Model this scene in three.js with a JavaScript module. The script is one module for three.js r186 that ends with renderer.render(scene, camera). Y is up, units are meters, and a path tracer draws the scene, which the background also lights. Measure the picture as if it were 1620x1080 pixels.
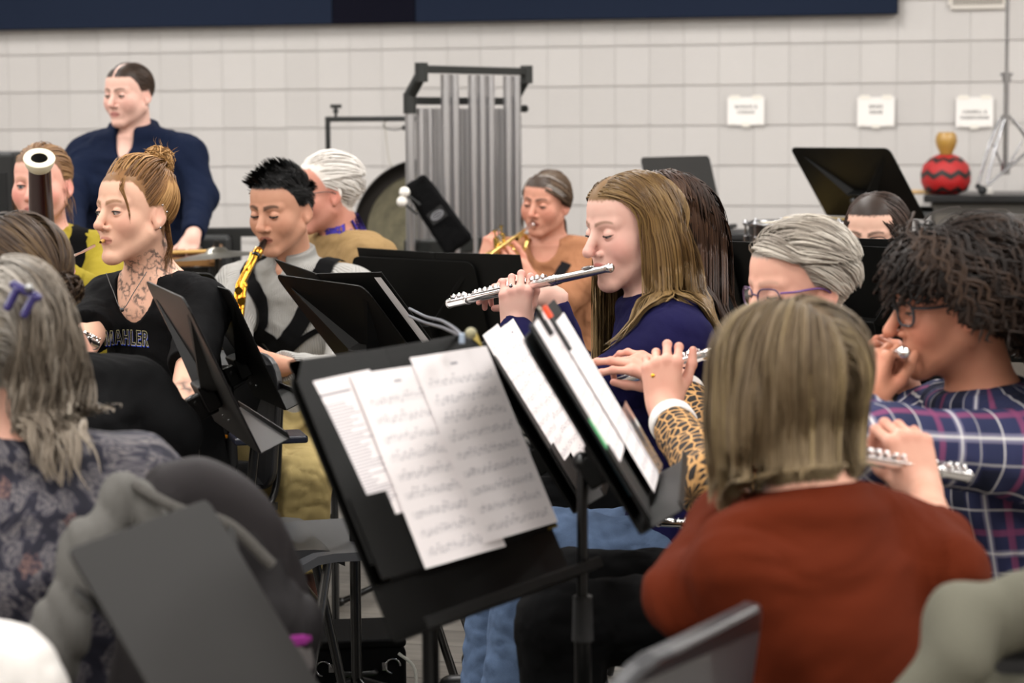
import * as THREE from 'three';
import { RectAreaLightUniformsLib } from 'three/addons/lights/RectAreaLightUniformsLib.js';
import { RoundedBoxGeometry } from 'three/addons/geometries/RoundedBoxGeometry.js';
import { mergeGeometries } from 'three/addons/utils/BufferGeometryUtils.js';
import { ImprovedNoise } from 'three/addons/math/ImprovedNoise.js';

// ------------------------------------------------------------------ camera, light, exposure
const scene = new THREE.Scene();
scene.background = new THREE.Color(0x0b0b0c);
const FPX = 3600, CAM_Y = 1.42;
const camera = new THREE.PerspectiveCamera(2 * Math.atan(540 / FPX) * 180 / Math.PI, 1.5, 0.05, 60);
camera.position.set(0, CAM_Y, 0);
camera.rotation.set(-Math.atan(345 / FPX), 0, 0);
camera.rotateZ(-0.007);
camera.focus = 5.15;
camera.userData.fStop = 4.2;
camera.updateMatrixWorld(true);
const renderer = new THREE.WebGLRenderer({ antialias: true });
renderer.toneMapping = THREE.LinearToneMapping;
renderer.toneMappingExposure = 0.86;
renderer.shadowMap.enabled = true;
RectAreaLightUniformsLib.init();
// the room: a rectangle square to the block wall, turned a little to the camera
const ROOM_TURN = -0.246, CEIL = 3.5;
const wallA = new THREE.Vector3(-2.83, 0, -12.55), wallDir = new THREE.Vector3(Math.cos(ROOM_TURN), 0, -Math.sin(ROOM_TURN)), wallN = new THREE.Vector3(Math.sin(ROOM_TURN), 0, Math.cos(ROOM_TURN));
const roomAt = (l, y, d) => wallA.clone().addScaledVector(wallDir, l).addScaledVector(wallN, d).setY(y);   // along the wall, height, distance out from it
// recessed fluorescent troffers of the ceiling, in rows
const LIGHT_SPOTS = [], LIGHT_ROWS = [2.1, 4.4, 6.7, 9.0, 11.3, 13.6];
for (const l of [-1.9, 1.1, 4.1, 7.1, 10.1, 13.1]) for (const d of LIGHT_ROWS) LIGHT_SPOTS.push([l, d]);
const LIGHT_COLOR = new THREE.Color(1.0, 0.975, 0.945), LIGHT_NITS = 29;
// ------------------------------------------------------------------ helpers
const V = (x, y, z) => new THREE.Vector3(x, y, z);
const RAD = Math.PI / 180;
let seed = 7;
const rnd = () => { seed = (seed * 1664525 + 1013904223) >>> 0; return seed / 4294967296; };
const rr = (a, b) => a + (b - a) * rnd();
const clamp = (x, a, b) => x < a ? a : x > b ? b : x, mix = (a, b, t) => a + (b - a) * t;
const sst = (a, b, x) => { const t = clamp((x - a) / (b - a), 0, 1); return t * t * (3 - 2 * t); };
const perlin = new ImprovedNoise();
const noise = (x, y, z) => perlin.noise(x, y, z);
const fbm = (x, y, z) => noise(x, y, z) + 0.5 * noise(2.1 * x + 7, 2.1 * y, 2.1 * z) + 0.25 * noise(4.3 * x, 4.3 * y + 3, 4.3 * z);
// a point of the place seen at a picture position, at a given distance along the lens axis
const P = (x, y, z) => V((x - 810) / FPX * z, (540 - y) / FPX * z, -z).applyQuaternion(camera.quaternion).add(camera.position);
const taken = new Map();
function numbered(name) { const n = taken.get(name) || 0; taken.set(name, n + 1); return n ? name + '_' + String(n).padStart(3, '0') : name; }
function tag(o, label, category, group) { o.userData.label = label; o.userData.category = category; if (group) o.userData.group = group; return o; }
function thing(name, label, category, pos = V(0, 0, 0), turn = 0, group) {
  const o = new THREE.Group(); o.name = numbered(name); o.position.copy(pos); o.rotation.y = turn; scene.add(o);
  return tag(o, label, category, group);
}
function part(name, geos, mat, parent) {
  const list = Array.isArray(geos) ? geos : [geos];
  const g = list.length > 1 ? mergeGeometries(list.map(x => { const y = x.index ? x.toNonIndexed() : x; for (const k of Object.keys(y.attributes)) if (!['position', 'normal', 'uv'].includes(k)) y.deleteAttribute(k); return y; })) : list[0];
  const m = new THREE.Mesh(g, mat); m.name = name; parent.add(m); return m;
}
const box = (w, h, d, x = 0, y = 0, z = 0, r = 0) => { const g = r ? new RoundedBoxGeometry(w, h, d, 2, r) : new THREE.BoxGeometry(w, h, d); g.translate(x, y, z); return g; };
function rod(a, b, r, r2 = r, n = 12, caps = true) {
  const d = b.clone().sub(a), g = new THREE.CylinderGeometry(r2, r, d.length(), n, 1, !caps);
  g.applyQuaternion(new THREE.Quaternion().setFromUnitVectors(V(0, 1, 0), d.normalize())); g.translate((a.x + b.x) / 2, (a.y + b.y) / 2, (a.z + b.z) / 2); return g;
}
const tube = (pts, r, seg = 24, n = 8, closed = false) => new THREE.TubeGeometry(new THREE.CatmullRomCurve3(pts, closed), seg, r, n, closed);
const ball = (c, r, n = 14) => { const g = new THREE.SphereGeometry(r, n, Math.ceil(n * .7)); g.translate(c.x, c.y, c.z); return g; };
const lathe = (pts, n = 32) => new THREE.LatheGeometry(pts.map(p => new THREE.Vector2(p[0], p[1])), n);
function along(g, a, b) {      // put a shape made along +y from 0 at a, pointing to b
  g.applyQuaternion(new THREE.Quaternion().setFromUnitVectors(V(0, 1, 0), b.clone().sub(a).normalize())); g.translate(a.x, a.y, a.z); return g;
}
function extr(pts, depth, bevel = 0.002, holes = []) {
  const s = new THREE.Shape(pts.map(p => new THREE.Vector2(p[0], p[1])));
  for (const h of holes) s.holes.push(new THREE.Path(h.map(p => new THREE.Vector2(p[0], p[1]))));
  return new THREE.ExtrudeGeometry(s, { depth, bevelEnabled: bevel > 0, bevelSize: bevel, bevelThickness: bevel, bevelSegments: 2, curveSegments: 8 });
}
function roundRect(w, h, r, n = 5, rb = r) {   // top corners r, bottom corners rb
  const p = []; for (const [sx, sy, a0, q] of [[1, 1, 0, r], [-1, 1, 90, r], [-1, -1, 180, rb], [1, -1, 270, rb]])
    for (let i = 0; i <= n; i++) { const a = (a0 + 90 * i / n) * RAD; p.push([sx * (w / 2 - q) + q * Math.cos(a), sy * (h / 2 - q) + q * Math.sin(a)]); }
  return p;
}
// ---- materials and computed textures
const col = c => new THREE.Color(c);
const mat = (color, roughness = .6, metalness = 0, extra = {}) => new THREE.MeshPhysicalMaterial({ color: col(color), roughness, metalness, side: THREE.DoubleSide, ...extra });
function canvasTex(w, h, draw, srgb = true) {
  const c = document.createElement('canvas'); c.width = w; c.height = h; const x = c.getContext('2d'); draw(x, w, h);
  const t = new THREE.CanvasTexture(c); if (srgb) t.colorSpace = THREE.SRGBColorSpace; t.wrapS = t.wrapT = THREE.RepeatWrapping; return t;
}
function dataTex(n, fn, srgb = false, m = n) {      // fn(u, v) -> grey or [r, g, b] in 0..1
  const d = new Uint8Array(n * m * 4);
  for (let j = 0; j < m; j++) for (let i = 0; i < n; i++) { const c = fn(i / n, j / m), k = (j * n + i) * 4; for (let q = 0; q < 3; q++) d[k + q] = clamp(Math.round(255 * (c.length ? c[q] : c)), 0, 255); d[k + 3] = 255; }
  const t = new THREE.DataTexture(d, n, m); t.magFilter = THREE.LinearFilter; t.minFilter = THREE.LinearMipmapLinearFilter; t.generateMipmaps = true; t.wrapS = t.wrapT = THREE.RepeatWrapping; if (srgb) t.colorSpace = THREE.SRGBColorSpace; t.needsUpdate = true; return t;
}
const rep = (t, a, b = a) => { const c = t.clone(); c.repeat.set(a, b); c.needsUpdate = true; return c; };
const tnoise = (u, v, f, s = 0) => {     // noise that repeats over 0..1
  const a = u * 6.28318, b = v * 6.28318, k = f / 6.28318; return noise(k * Math.cos(a) + s, k * Math.sin(a) + k * Math.cos(b), k * Math.sin(b) + 3.3 * s); };
const weaveTex = dataTex(256, (u, v) => .5 + .22 * Math.sin(u * 6.283 * 32) * Math.sin(v * 6.283 * 32) + .28 * tnoise(u, v, 40, 1));
const ribTex = dataTex(256, (u, v) => { const a = u * 16 % 1; return .15 + .8 * Math.pow(Math.sin(a * 3.1416), .7) * (.8 + .2 * Math.abs(Math.sin(v * 6.283 * 24 + (a > .5 ? 1.5 : 0)))) + .06 * tnoise(u, v, 30, 2); });
const grainTex = dataTex(256, (u, v) => .5 + .3 * tnoise(u, v, 60, 4) + .2 * tnoise(u, v, 20, 5));
const fabric = (color, rough = .9, bump = .0012, tex = weaveTex, k = 12, extra = {}) => mat(color, rough, 0, { bumpMap: rep(tex, k), bumpScale: bump, specularIntensity: .22, ...extra });

// ---- distance fields and their meshing
const cone = (a, b, ra, rb) => { const ax = a.x, ay = a.y, az = a.z, bx = b.x - ax, by = b.y - ay, bz = b.z - az, il = 1 / (bx * bx + by * by + bz * bz + 1e-12), dr = rb - ra;
  return (x, y, z) => { x -= ax; y -= ay; z -= az; let t = (x * bx + y * by + z * bz) * il; t = t < 0 ? 0 : t > 1 ? 1 : t; const u = x - bx * t, v = y - by * t, w = z - bz * t; return Math.sqrt(u * u + v * v + w * w) - ra - dr * t; }; };
const ell = (c, rx, ry, rz, q) => { const cx = c.x, cy = c.y, cz = c.z, a = 1 / rx, b = 1 / ry, d = 1 / rz; let e = null; if (q) e = new THREE.Matrix4().makeRotationFromQuaternion(q.clone().invert()).elements;
  return (x, y, z) => { x -= cx; y -= cy; z -= cz; if (e) { const X = e[0] * x + e[4] * y + e[8] * z, Y = e[1] * x + e[5] * y + e[9] * z; z = e[2] * x + e[6] * y + e[10] * z; x = X; y = Y; }
    x *= a; y *= b; z *= d; const k0 = Math.sqrt(x * x + y * y + z * z), X = x * a, Y = y * b, Z = z * d, k1 = Math.sqrt(X * X + Y * Y + Z * Z); return k0 < 1e-6 ? -Math.min(rx, ry, rz) : k0 * (k0 - 1) / k1; }; };
const rbox = (c, hx, hy, hz, r, q) => { let e = null; if (q) e = new THREE.Matrix4().makeRotationFromQuaternion(q.clone().invert()).elements;
  return (x, y, z) => { x -= c.x; y -= c.y; z -= c.z; if (e) { const X = e[0] * x + e[4] * y + e[8] * z, Y = e[1] * x + e[5] * y + e[9] * z; z = e[2] * x + e[6] * y + e[10] * z; x = X; y = Y; }
    const a = Math.abs(x) - hx + r, b = Math.abs(y) - hy + r, d = Math.abs(z) - hz + r; const A = Math.max(a, 0), B = Math.max(b, 0), D = Math.max(d, 0); return Math.sqrt(A * A + B * B + D * D) + Math.min(Math.max(a, b, d), 0) - r; }; };
const smin = (a, b, k) => { const h = k - Math.abs(a - b); return h > 0 ? Math.min(a, b) - h * h / (4 * k) : Math.min(a, b); };
const smax = (a, b, k) => -smin(-a, -b, k);
const uni = (k, ...f) => (x, y, z) => { let d = f[0](x, y, z); for (let i = 1; i < f.length; i++) d = smin(d, f[i](x, y, z), k); return d; };
const cutPlane = (f, p, n, k = .004) => { const c = p.dot(n); return (x, y, z) => smax(f(x, y, z), x * n.x + y * n.y + z * n.z - c, k); };   // keeps the side n points away from

function polygonize(f, mn, mx, h, skip) {
  const nx = Math.ceil((mx.x - mn.x) / h) + 2, ny = Math.ceil((mx.y - mn.y) / h) + 2, nz = Math.ceil((mx.z - mn.z) / h) + 2, X = mn.x, Y = mn.y, Z = mn.z;
  const D = new Float32Array(nx * ny * nz), B = 5, R = B * h * .87 * 1.25 + h, sy = nx, sz = nx * ny;
  for (let bz = 0; bz < nz; bz += B) for (let by = 0; by < ny; by += B) for (let bx = 0; bx < nx; bx += B) {
    const d0 = f(X + (bx + B / 2) * h, Y + (by + B / 2) * h, Z + (bz + B / 2) * h), far = Math.abs(d0) > R;
    for (let k = bz; k < Math.min(bz + B, nz); k++) for (let j = by; j < Math.min(by + B, ny); j++) for (let i = bx, o = k * sz + j * sy + bx; i < Math.min(bx + B, nx); i++, o++)
      D[o] = far ? d0 : f(X + i * h, Y + j * h, Z + k * h);
  }
  const id = new Int32Array(nx * ny * nz).fill(-1), pos = [], off = [0, 1, sy, sy + 1, sz, sz + 1, sz + sy, sz + sy + 1];
  const E = [[0, 1], [2, 3], [4, 5], [6, 7], [0, 2], [1, 3], [4, 6], [5, 7], [0, 4], [1, 5], [2, 6], [3, 7]];
  for (let k = 0; k < nz - 1; k++) for (let j = 0; j < ny - 1; j++) for (let i = 0; i < nx - 1; i++) {
    const o = k * sz + j * sy + i; let m = 0; for (let c = 0; c < 8; c++) if (D[o + off[c]] < 0) m |= 1 << c;
    if (m === 0 || m === 255) continue;
    let a = 0, b = 0, c = 0, n = 0;
    for (const [p, q] of E) if (((m >> p) & 1) !== ((m >> q) & 1)) { const dp = D[o + off[p]], dq = D[o + off[q]], t = dp / (dp - dq); a += mix(p & 1, q & 1, t); b += mix((p >> 1) & 1, (q >> 1) & 1, t); c += mix(p >> 2, q >> 2, t); n++; }
    id[o] = pos.length / 3; pos.push(X + (i + a / n) * h, Y + (j + b / n) * h, Z + (k + c / n) * h);
  }
  const idx = [];
  const quad = (a, b, c, d, flip) => { if (a < 0 || b < 0 || c < 0 || d < 0) return; if (flip) idx.push(a, c, b, a, d, c); else idx.push(a, b, c, a, c, d); };
  for (let k = 1; k < nz - 1; k++) for (let j = 1; j < ny - 1; j++) for (let i = 1; i < nx - 1; i++) {
    const o = k * sz + j * sy + i, s = D[o] < 0;
    if (skip && skip(X + i * h, Y + j * h, Z + k * h)) continue;
    if (s !== (D[o + 1] < 0)) quad(id[o - sy - sz], id[o - sz], id[o], id[o - sy], !s);
    if (s !== (D[o + sy] < 0)) quad(id[o - 1 - sz], id[o - 1], id[o], id[o - sz], !s);
    if (s !== (D[o + sz] < 0)) quad(id[o - 1 - sy], id[o - sy], id[o], id[o - 1], !s);
  }
  // drop unused vertices, settle the rest on the surface, take normals from the field
  const map = new Int32Array(pos.length / 3).fill(-1), p2 = [], nr = [], e = Math.min(h * .4, .002);
  for (let t = 0; t < idx.length; t++) { const v = idx[t]; if (map[v] < 0) { map[v] = p2.length / 3; let x = pos[3 * v], y = pos[3 * v + 1], z = pos[3 * v + 2];
      for (let it = 0; it < 2; it++) { const a = f(x + e, y - e, z - e), b = f(x - e, y - e, z + e), c = f(x - e, y + e, z - e), d = f(x + e, y + e, z + e);
        let gx = a - b - c + d, gy = -a - b + c + d, gz = -a + b - c + d; const l = Math.hypot(gx, gy, gz) || 1; gx /= l; gy /= l; gz /= l;
        if (it === 0) { const s = clamp((a + b + c + d) / 4, -h * .6, h * .6); x -= gx * s; y -= gy * s; z -= gz * s; } else { p2.push(x, y, z); nr.push(gx, gy, gz); } } }
    idx[t] = map[v]; }
  return { p: p2, n: nr, i: idx };
}
function joinMeshes(list) { const r = { p: [], n: [], i: [] }; for (const m of list) { const o = r.p.length / 3; for (const v of m.p) r.p.push(v); for (const v of m.n) r.n.push(v); for (const v of m.i) r.i.push(v + o); } return r; }
// region(x, y, z) -> id; uvOf(id, x, y, z) -> [u, v, uPeriod]
function geom(m, { color, region, uvOf } = {}) {
  const g = new THREE.BufferGeometry(); let { p, n, i } = m;
  if (region) {
    const key = new Map(), P2 = [], N2 = [], U2 = [], I2 = [];
    for (let t = 0; t < i.length; t += 3) {
      const a = i[t], b = i[t + 1], c = i[t + 2], x = (p[3 * a] + p[3 * b] + p[3 * c]) / 3, y = (p[3 * a + 1] + p[3 * b + 1] + p[3 * c + 1]) / 3, z = (p[3 * a + 2] + p[3 * b + 2] + p[3 * c + 2]) / 3;
      const r = region(x, y, z), uc = uvOf(r, x, y, z);
      for (let s = 0; s < 3; s++) { const v = i[t + s], uv = uvOf(r, p[3 * v], p[3 * v + 1], p[3 * v + 2]); let w = 0; if (uc[2]) { if (uv[0] - uc[0] > uc[2] / 2) w = -1; else if (uv[0] - uc[0] < -uc[2] / 2) w = 1; }
        const K = (v * 32 + r) * 3 + w + 1; let q = key.get(K); if (q === undefined) { q = P2.length / 3; key.set(K, q); P2.push(p[3 * v], p[3 * v + 1], p[3 * v + 2]); N2.push(n[3 * v], n[3 * v + 1], n[3 * v + 2]); U2.push(uv[0] + w * (uc[2] || 0), uv[1]); } I2.push(q); }
    }
    p = P2; n = N2; i = I2; g.setAttribute('uv', new THREE.Float32BufferAttribute(U2, 2));
  } else { const u = []; for (let q = 0; q < p.length; q += 3) u.push(p[q] + p[q + 2] * .7, p[q + 1]); g.setAttribute('uv', new THREE.Float32BufferAttribute(u, 2)); }
  g.setAttribute('position', new THREE.Float32BufferAttribute(p, 3)); g.setAttribute('normal', new THREE.Float32BufferAttribute(n, 3)); g.setIndex(i);
  if (color) { const c = new Float32Array(p.length); for (let q = 0; q < p.length; q += 3) { const k = color(p[q], p[q + 1], p[q + 2], n[q], n[q + 1], n[q + 2]); c[q] = k[0]; c[q + 1] = k[1]; c[q + 2] = k[2]; } g.setAttribute('color', new THREE.BufferAttribute(c, 3)); }
  return g;
}
const lin = h => { const c = col(h); return [c.r, c.g, c.b]; };
const lerp3 = (a, b, t) => [mix(a[0], b[0], t), mix(a[1], b[1], t), mix(a[2], b[2], t)];
// ------------------------------------------------------------------ the room
const structure = o => { o.userData.kind = 'structure'; return o; };
const paintBump = dataTex(256, (u, v) => .5 + .25 * tnoise(u, v, 30, 1) + .25 * tnoise(u, v, 70, 9));
const wallPaint = mat(0xbfbbb7, .55, 0, { bumpMap: rep(paintBump, 5), bumpScale: .0012 });
const blockPaints = [0xc4c0bd, 0xc2bebb, 0xc6c2bf, 0xc1bdba].map(c => mat(c, .5, 0, { bumpMap: rep(paintBump, 4), bumpScale: .0015 }));
function roomSlab(name, w, h, d, l, y, dd, m) { const g = new THREE.Group(); g.name = name; g.position.copy(roomAt(l, y, dd)); g.rotation.y = ROOM_TURN; scene.add(g); structure(g); part('slab', box(w, h, d), m, g); return g; }
const L0 = -5, L1 = 15, DD = 15, LM = (L0 + L1) / 2;
const wallBack = roomSlab('wall_back', L1 - L0 + .4, CEIL + .4, .2, LM, CEIL / 2, -.112, wallPaint);
const sidePaint = mat(0xc4bfb8, .7);
roomSlab('wall_left', .2, CEIL + .4, DD + .2, L0 - .1, CEIL / 2, DD / 2 - .01, sidePaint);
roomSlab('wall_right', .2, CEIL + .4, DD + .2, L1 + .1, CEIL / 2, DD / 2 - .01, sidePaint);
roomSlab('wall_front', L1 - L0 + .4, CEIL + .4, .2, LM, CEIL / 2, DD + .1, sidePaint);
const ceiling = roomSlab('ceiling', L1 - L0 + .4, .12, DD + .4, LM, CEIL + .06, DD / 2, mat(0xcfccc7, .9));
const floorG = roomSlab('floor', L1 - L0 + .4, .1, DD + .4, LM, -.062, DD / 2, mat(0x6d665e, .6));
// concrete blocks of the wall: one mesh each, joints recessed between them
{
  const W = .178, H = .2032, gx = .0007, gy = .0042, y0 = 1.604, bw = W - gx, bh = H - gy, t = .012, c = .0018;
  const s = [[-bw / 2, -bh / 2], [bw / 2, -bh / 2], [bw / 2, bh / 2], [-bw / 2, bh / 2]], v = [], uvs = [];
  const q = (a, b, d, e) => { for (const p of [a, b, d, a, d, e]) { v.push(...p); uvs.push(p[0], p[1]); } };
  const F = s.map(([x, y]) => [x - Math.sign(x) * c * .6, y - Math.sign(y) * c, t]), M = s.map(([x, y]) => [x, y, t - c]), B = s.map(([x, y]) => [x, y, 0]);
  q(F[0], F[1], F[2], F[3]); for (let i = 0; i < 4; i++) { const j = (i + 1) % 4; q(M[i], M[j], F[j], F[i]); q(B[i], B[j], M[j], M[i]); }
  const g = new THREE.BufferGeometry(); g.setAttribute('position', new THREE.Float32BufferAttribute(v, 3)); g.setAttribute('uv', new THREE.Float32BufferAttribute(uvs, 2)); g.computeVertexNormals();
  let n = 0;
  const rest = new THREE.Group();
  const restGeos = [];
  for (let r = -8; r <= 9; r++) for (let k = -24; k < 82; k++) {
    const x = k * W + (r & 1 ? 0 : 0), y = y0 + (r + .5) * H; if (y > CEIL - .1 || y < .1) continue;
    const vis = x > -.35 && x < 5.75 && r >= -4 && r <= 2 || false;
    if (vis && n < 296) { const m = new THREE.Mesh(g, blockPaints[Math.floor(rnd() * 4)]); m.name = 'block'; m.position.set(x - LM, y - CEIL / 2, .1); wallBack.add(m); n++; }
    else { const gg = g.clone(); gg.translate(x - LM, y - CEIL / 2, .1); restGeos.push(gg); }
  }
  const m = part('blocks_beyond', mergeGeometries(restGeos), blockPaints[0], wallBack); m.userData.kind = 'stuff';
}
// vinyl planks of the floor
{
  const plankTex = [0, 1, 2].map(s => dataTex(256, (u, v) => { const g = tnoise(u, v * .5, 3, s + 2) * .5 + .5 * noise(u * 3 + s * 9, v * 46, s) + .35 * noise(u * 9 + s * 3, v * 110, s + 5); const k = .40 + .16 * g; return [k * 1.02, k * .97, k * .9]; }, true));
  const mats = plankTex.flatMap((t, i) => [1, .9, 1.12].map(b => mat(new THREE.Color(b, b, b), .42, 0, { map: t, bumpMap: t, bumpScale: .0006 })));
  const PW = .182, PL = 1.22, g = box(PL - .003, .012, PW - .003, 0, 0, 0, .0015); const uv = g.attributes.uv, ps = g.attributes.position; for (let i = 0; i < uv.count; i++) uv.setXY(i, ps.getX(i) / PL + .5, ps.getZ(i) / PW * .16 + .5);
  const c0 = P(600, 960, 5).setY(0), list = [];
  const inv = new THREE.Matrix4().makeRotationY(-ROOM_TURN);
  for (let j = -40; j <= 40; j++) for (let i = -6; i <= 6; i++) list.push([i * PL + ((j * 7) % 5) * PL / 5, j * PW]);
  const fp = floorG.position; const cl = c0.clone().sub(fp).applyMatrix4(inv);
  list.sort((a, b) => Math.hypot((a[0] - cl.x % PL) * .5, a[1]) - Math.hypot((b[0] - cl.x % PL) * .5, b[1]));
  for (const [x, z] of list.slice(0, 290)) { const m = new THREE.Mesh(g, mats[Math.floor(rnd() * 9)]); m.name = 'plank'; m.position.set(cl.x + x, .056, cl.z + z); floorG.add(m); }
  const rg = list.slice(290).filter(([x, z]) => Math.abs(cl.x + x) < 8 && Math.abs(cl.z + z) < 7.4).map(([x, z]) => { const k = g.clone(); k.translate(cl.x + x, .056, cl.z + z); return k; });
  const m = part('planks_beyond', mergeGeometries(rg), mats[0], floorG); m.userData.kind = 'stuff';
}
// ceiling lights
{
  const whiteTrim = mat(0xe6e4df, .5), glow = new THREE.MeshStandardMaterial({ color: 0xffffff, emissive: LIGHT_COLOR, emissiveIntensity: 3 });
  LIGHT_SPOTS.forEach(([l, d], i) => {
    const row = ['along the block wall', 'over the percussion', 'over the brass', 'over the flutes', 'over the photographer', 'behind the photographer'][LIGHT_ROWS.indexOf(d)];
    const o = thing('ceiling_light', 'recessed fluorescent ceiling light, ' + ['first', 'second', 'third', 'fourth', 'fifth', 'last'][Math.floor(i / 6)] + ' of the row ' + row, 'ceiling light', roomAt(l, CEIL, d), ROOM_TURN, 'ceiling lights');
    part('frame', [box(.04, .03, 1.28, -.32, -.012, 0), box(.04, .03, 1.28, .32, -.012, 0), box(.6, .03, .04, 0, -.012, .62), box(.6, .03, .04, 0, -.012, -.62)], whiteTrim, o);
    part('diffuser', box(.6, .008, 1.2, 0, -.006, 0), glow, o);
    const a = new THREE.RectAreaLight(LIGHT_COLOR, LIGHT_NITS, .58, 1.18); a.position.set(0, -.03, 0); a.lookAt(V(0, -5, 0)); a.rotation.set(-Math.PI / 2, 0, 0); a.castShadow = true; o.add(a);
  });
}
const invRoom = new THREE.Matrix4().makeRotationY(-ROOM_TURN);
function wallHit(x, y, out = 0) {          // picture position -> along-wall coordinate and height
  const o = camera.position, d = P(x, y, 1).sub(o), w = wallA.clone().addScaledVector(wallN, out); const t = w.clone().sub(o).dot(wallN) / d.dot(wallN); const p = o.clone().addScaledVector(d, t); return [p.clone().sub(wallA).dot(wallDir), p.y];
}
// navy acoustic panels above
{
  const navy = fabric(0x1e2637, .95, .001, weaveTex, 14), dark = fabric(0x10101c, .95, .001, weaveTex, 14);
  const [xa] = wallHit(-60, 50), [xb, yb] = wallHit(526, 38, .08), [xc] = wallHit(657, 38, .08), [xd] = wallHit(1420, 22, .08);
  const bot = yb;
  for (const [a, b, m, lab] of [[xa - 1, xb, navy, 'navy fabric acoustic panel on the wall above the standing woman'], [xb, xc, dark, 'narrow blackish navy acoustic panel between the two wide navy panels'], [xc, xd, navy, 'long navy fabric acoustic panel on the wall above the chimes and paper signs']]) {
    const o = thing('acoustic_panel', lab, 'wall panel', roomAt((a + b) / 2, bot + .6, .001), ROOM_TURN, 'acoustic panels');
    part('fabric_face', box(b - a - .003, 1.2, .07, 0, 0, .047, .006), m, o);
    part('backing_board', box(b - a - .03, 1.17, .014, 0, 0, .006), mat(0x3a3a3c, .8), o);
  }
  // grille
  const [va, vy] = wallHit(1504, 12), [vb] = wallHit(1590, 8), g = thing('wall_vent', 'white slatted vent grille at the top of the wall by the cymbal stand', 'vent', roomAt((va + vb) / 2, vy + .15, 0), ROOM_TURN);
  const gm = mat(0xcfc9c1, .5); part('frame', [box(vb - va, .02, .02, 0, -.15, .01), box(vb - va, .02, .02, 0, .15, .01), box(.02, .28, .02, -(vb - va) / 2, 0, .01), box(.02, .28, .02, (vb - va) / 2, 0, .01)], gm, g);
  const w = vb - va; for (let i = 1; i < 16; i++) part('slat', box(.006, .28, .014, -w / 2 + i * w / 16, 0, .007), gm, g);
  part('duct_back', box(w, .3, .004, 0, 0, .001), mat(0x8d877f, .8), g);
}
// paper signs
for (const [x0, y0, x1, y1, lines, rowY, lab] of [[1152, 154, 1210, 198, ['BONGOS &', 'CONGAS'], .40, 'white paper sign reading BONGOS & CONGAS taped to the block wall'], [1357, 154, 1416, 200, ['BRAKE', 'DRUM'], .38, 'white paper sign reading BRAKE DRUM taped to the block wall'], [1513, 154, 1572, 201, ['COWBELL &', 'TAMBOURINE'], .55, 'white paper sign reading COWBELL & TAMBOURINE behind the chrome stand']]) {
  const [a, h] = wallHit(x0, y0), [b] = wallHit(x1, y0), [, l] = wallHit(x0, y1), w = b - a, hh = h - l;
  const t = canvasTex(512, 384, (c, W, H) => { c.fillStyle = '#f0ece8'; c.fillRect(0, 0, W, H); c.fillStyle = '#3a3838'; c.textAlign = 'center'; c.font = 'bold 62px sans-serif'; lines.forEach((s, i) => { c.save(); c.translate(W / 2, H * rowY + i * 74); const m = c.measureText(s).width; c.scale(Math.min(1, 430 / m), 1); c.fillText(s, 0, 0); c.restore(); }); c.fillStyle = '#e2ddd6'; for (const X of [30, 400]) { c.fillRect(X, 0, 80, 18); c.fillRect(X, H - 18, 80, 18); } });
  const o = thing('paper_sign', lab, 'sign', roomAt((a + b) / 2, (h + l) / 2, .014), ROOM_TURN, 'paper signs on the wall');
  const g = new THREE.PlaneGeometry(w, hh, 8, 6), p = g.attributes.position; for (let i = 0; i < p.count; i++) p.setZ(i, .002 + .006 * Math.pow(Math.abs(p.getX(i)) / (w / 2), 3) * (p.getY(i) < 0 ? 1 : .4)); g.computeVertexNormals();
  part('sheet', g, mat(0xffffff, .6, 0, { map: t }), o);
  part('tape', [box(.05, .02, .001, -w * .3, hh / 2, .004), box(.05, .02, .001, w * .3, hh / 2, .004), box(.04, .02, .001, 0, -hh / 2, .004)], mat(0xe9e4da, .3), o);
}
// ------------------------------------------------------------------ stands, chairs and percussion
const blackMetal = mat(0x070706, .5, 0, { specularIntensity: .35, bumpMap: rep(grainTex, 20), bumpScale: .0002 }), blackTube = mat(0x090909, .3), blackPlastic = mat(0x111112, .5, 0, { bumpMap: rep(grainTex, 16), bumpScale: .0003 });
const chrome = mat(0xa4a4a7, .16, 1), steel = mat(0x8d8c8c, .3, 1), silver = mat(0xe4e2e2, .16, 1), brass = mat(0xe6c878, .17, 1), gold = mat(0xdca53c, .2, 1);
const folderBlack = mat(0x0b0b0a, .6, 0, { specularIntensity: .4, bumpMap: rep(grainTex, 8), bumpScale: .0003 }), brassCorner = mat(0xb09a4c, .4, .6);
const paperPlain = mat(0xece7e6, .75);
function musicTex(sd, staves, margin = .09, title = true) {
  return canvasTex(512, 680, (c, W, H) => {
    seed = sd; c.fillStyle = '#efeaea'; c.fillRect(0, 0, W, H); c.strokeStyle = '#bdbabd'; c.fillStyle = '#98959c'; c.lineWidth = 1.1;
    if (title) { c.font = '20px serif'; c.textAlign = 'center'; c.fillRect(W * .5 - 22, 40, 44, 9); }
    for (let s = 0; s < staves; s++) { const y = H * margin + 36 + s * (H * (1 - margin * 1.4)) / staves;
      for (let k = 0; k < 5; k++) { c.beginPath(); c.moveTo(W * .08, y + k * 5); c.lineTo(W * .93, y + k * 5); c.stroke(); }
      let px = W * .13; while (px < W * .91) { const ny = y + Math.floor(rnd() * 9) * 2.5; c.beginPath(); c.ellipse(px, ny, 4.2, 3, -.3, 0, 7); c.fill(); c.fillRect(px + 3, ny - 16, 1.4, 16); if (rnd() < .3) c.fillRect(px + 3, ny - 17, 17, 3); px += rr(11, 24); } } });
}
const music1 = musicTex(3, 9), music2 = musicTex(9, 9, .09, true), music3 = musicTex(15, 11, .05, false);
const sheetMats = [music1, music2, music3].map(t => mat(0xf6f4f4, .75, 0, { map: t }));
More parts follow.
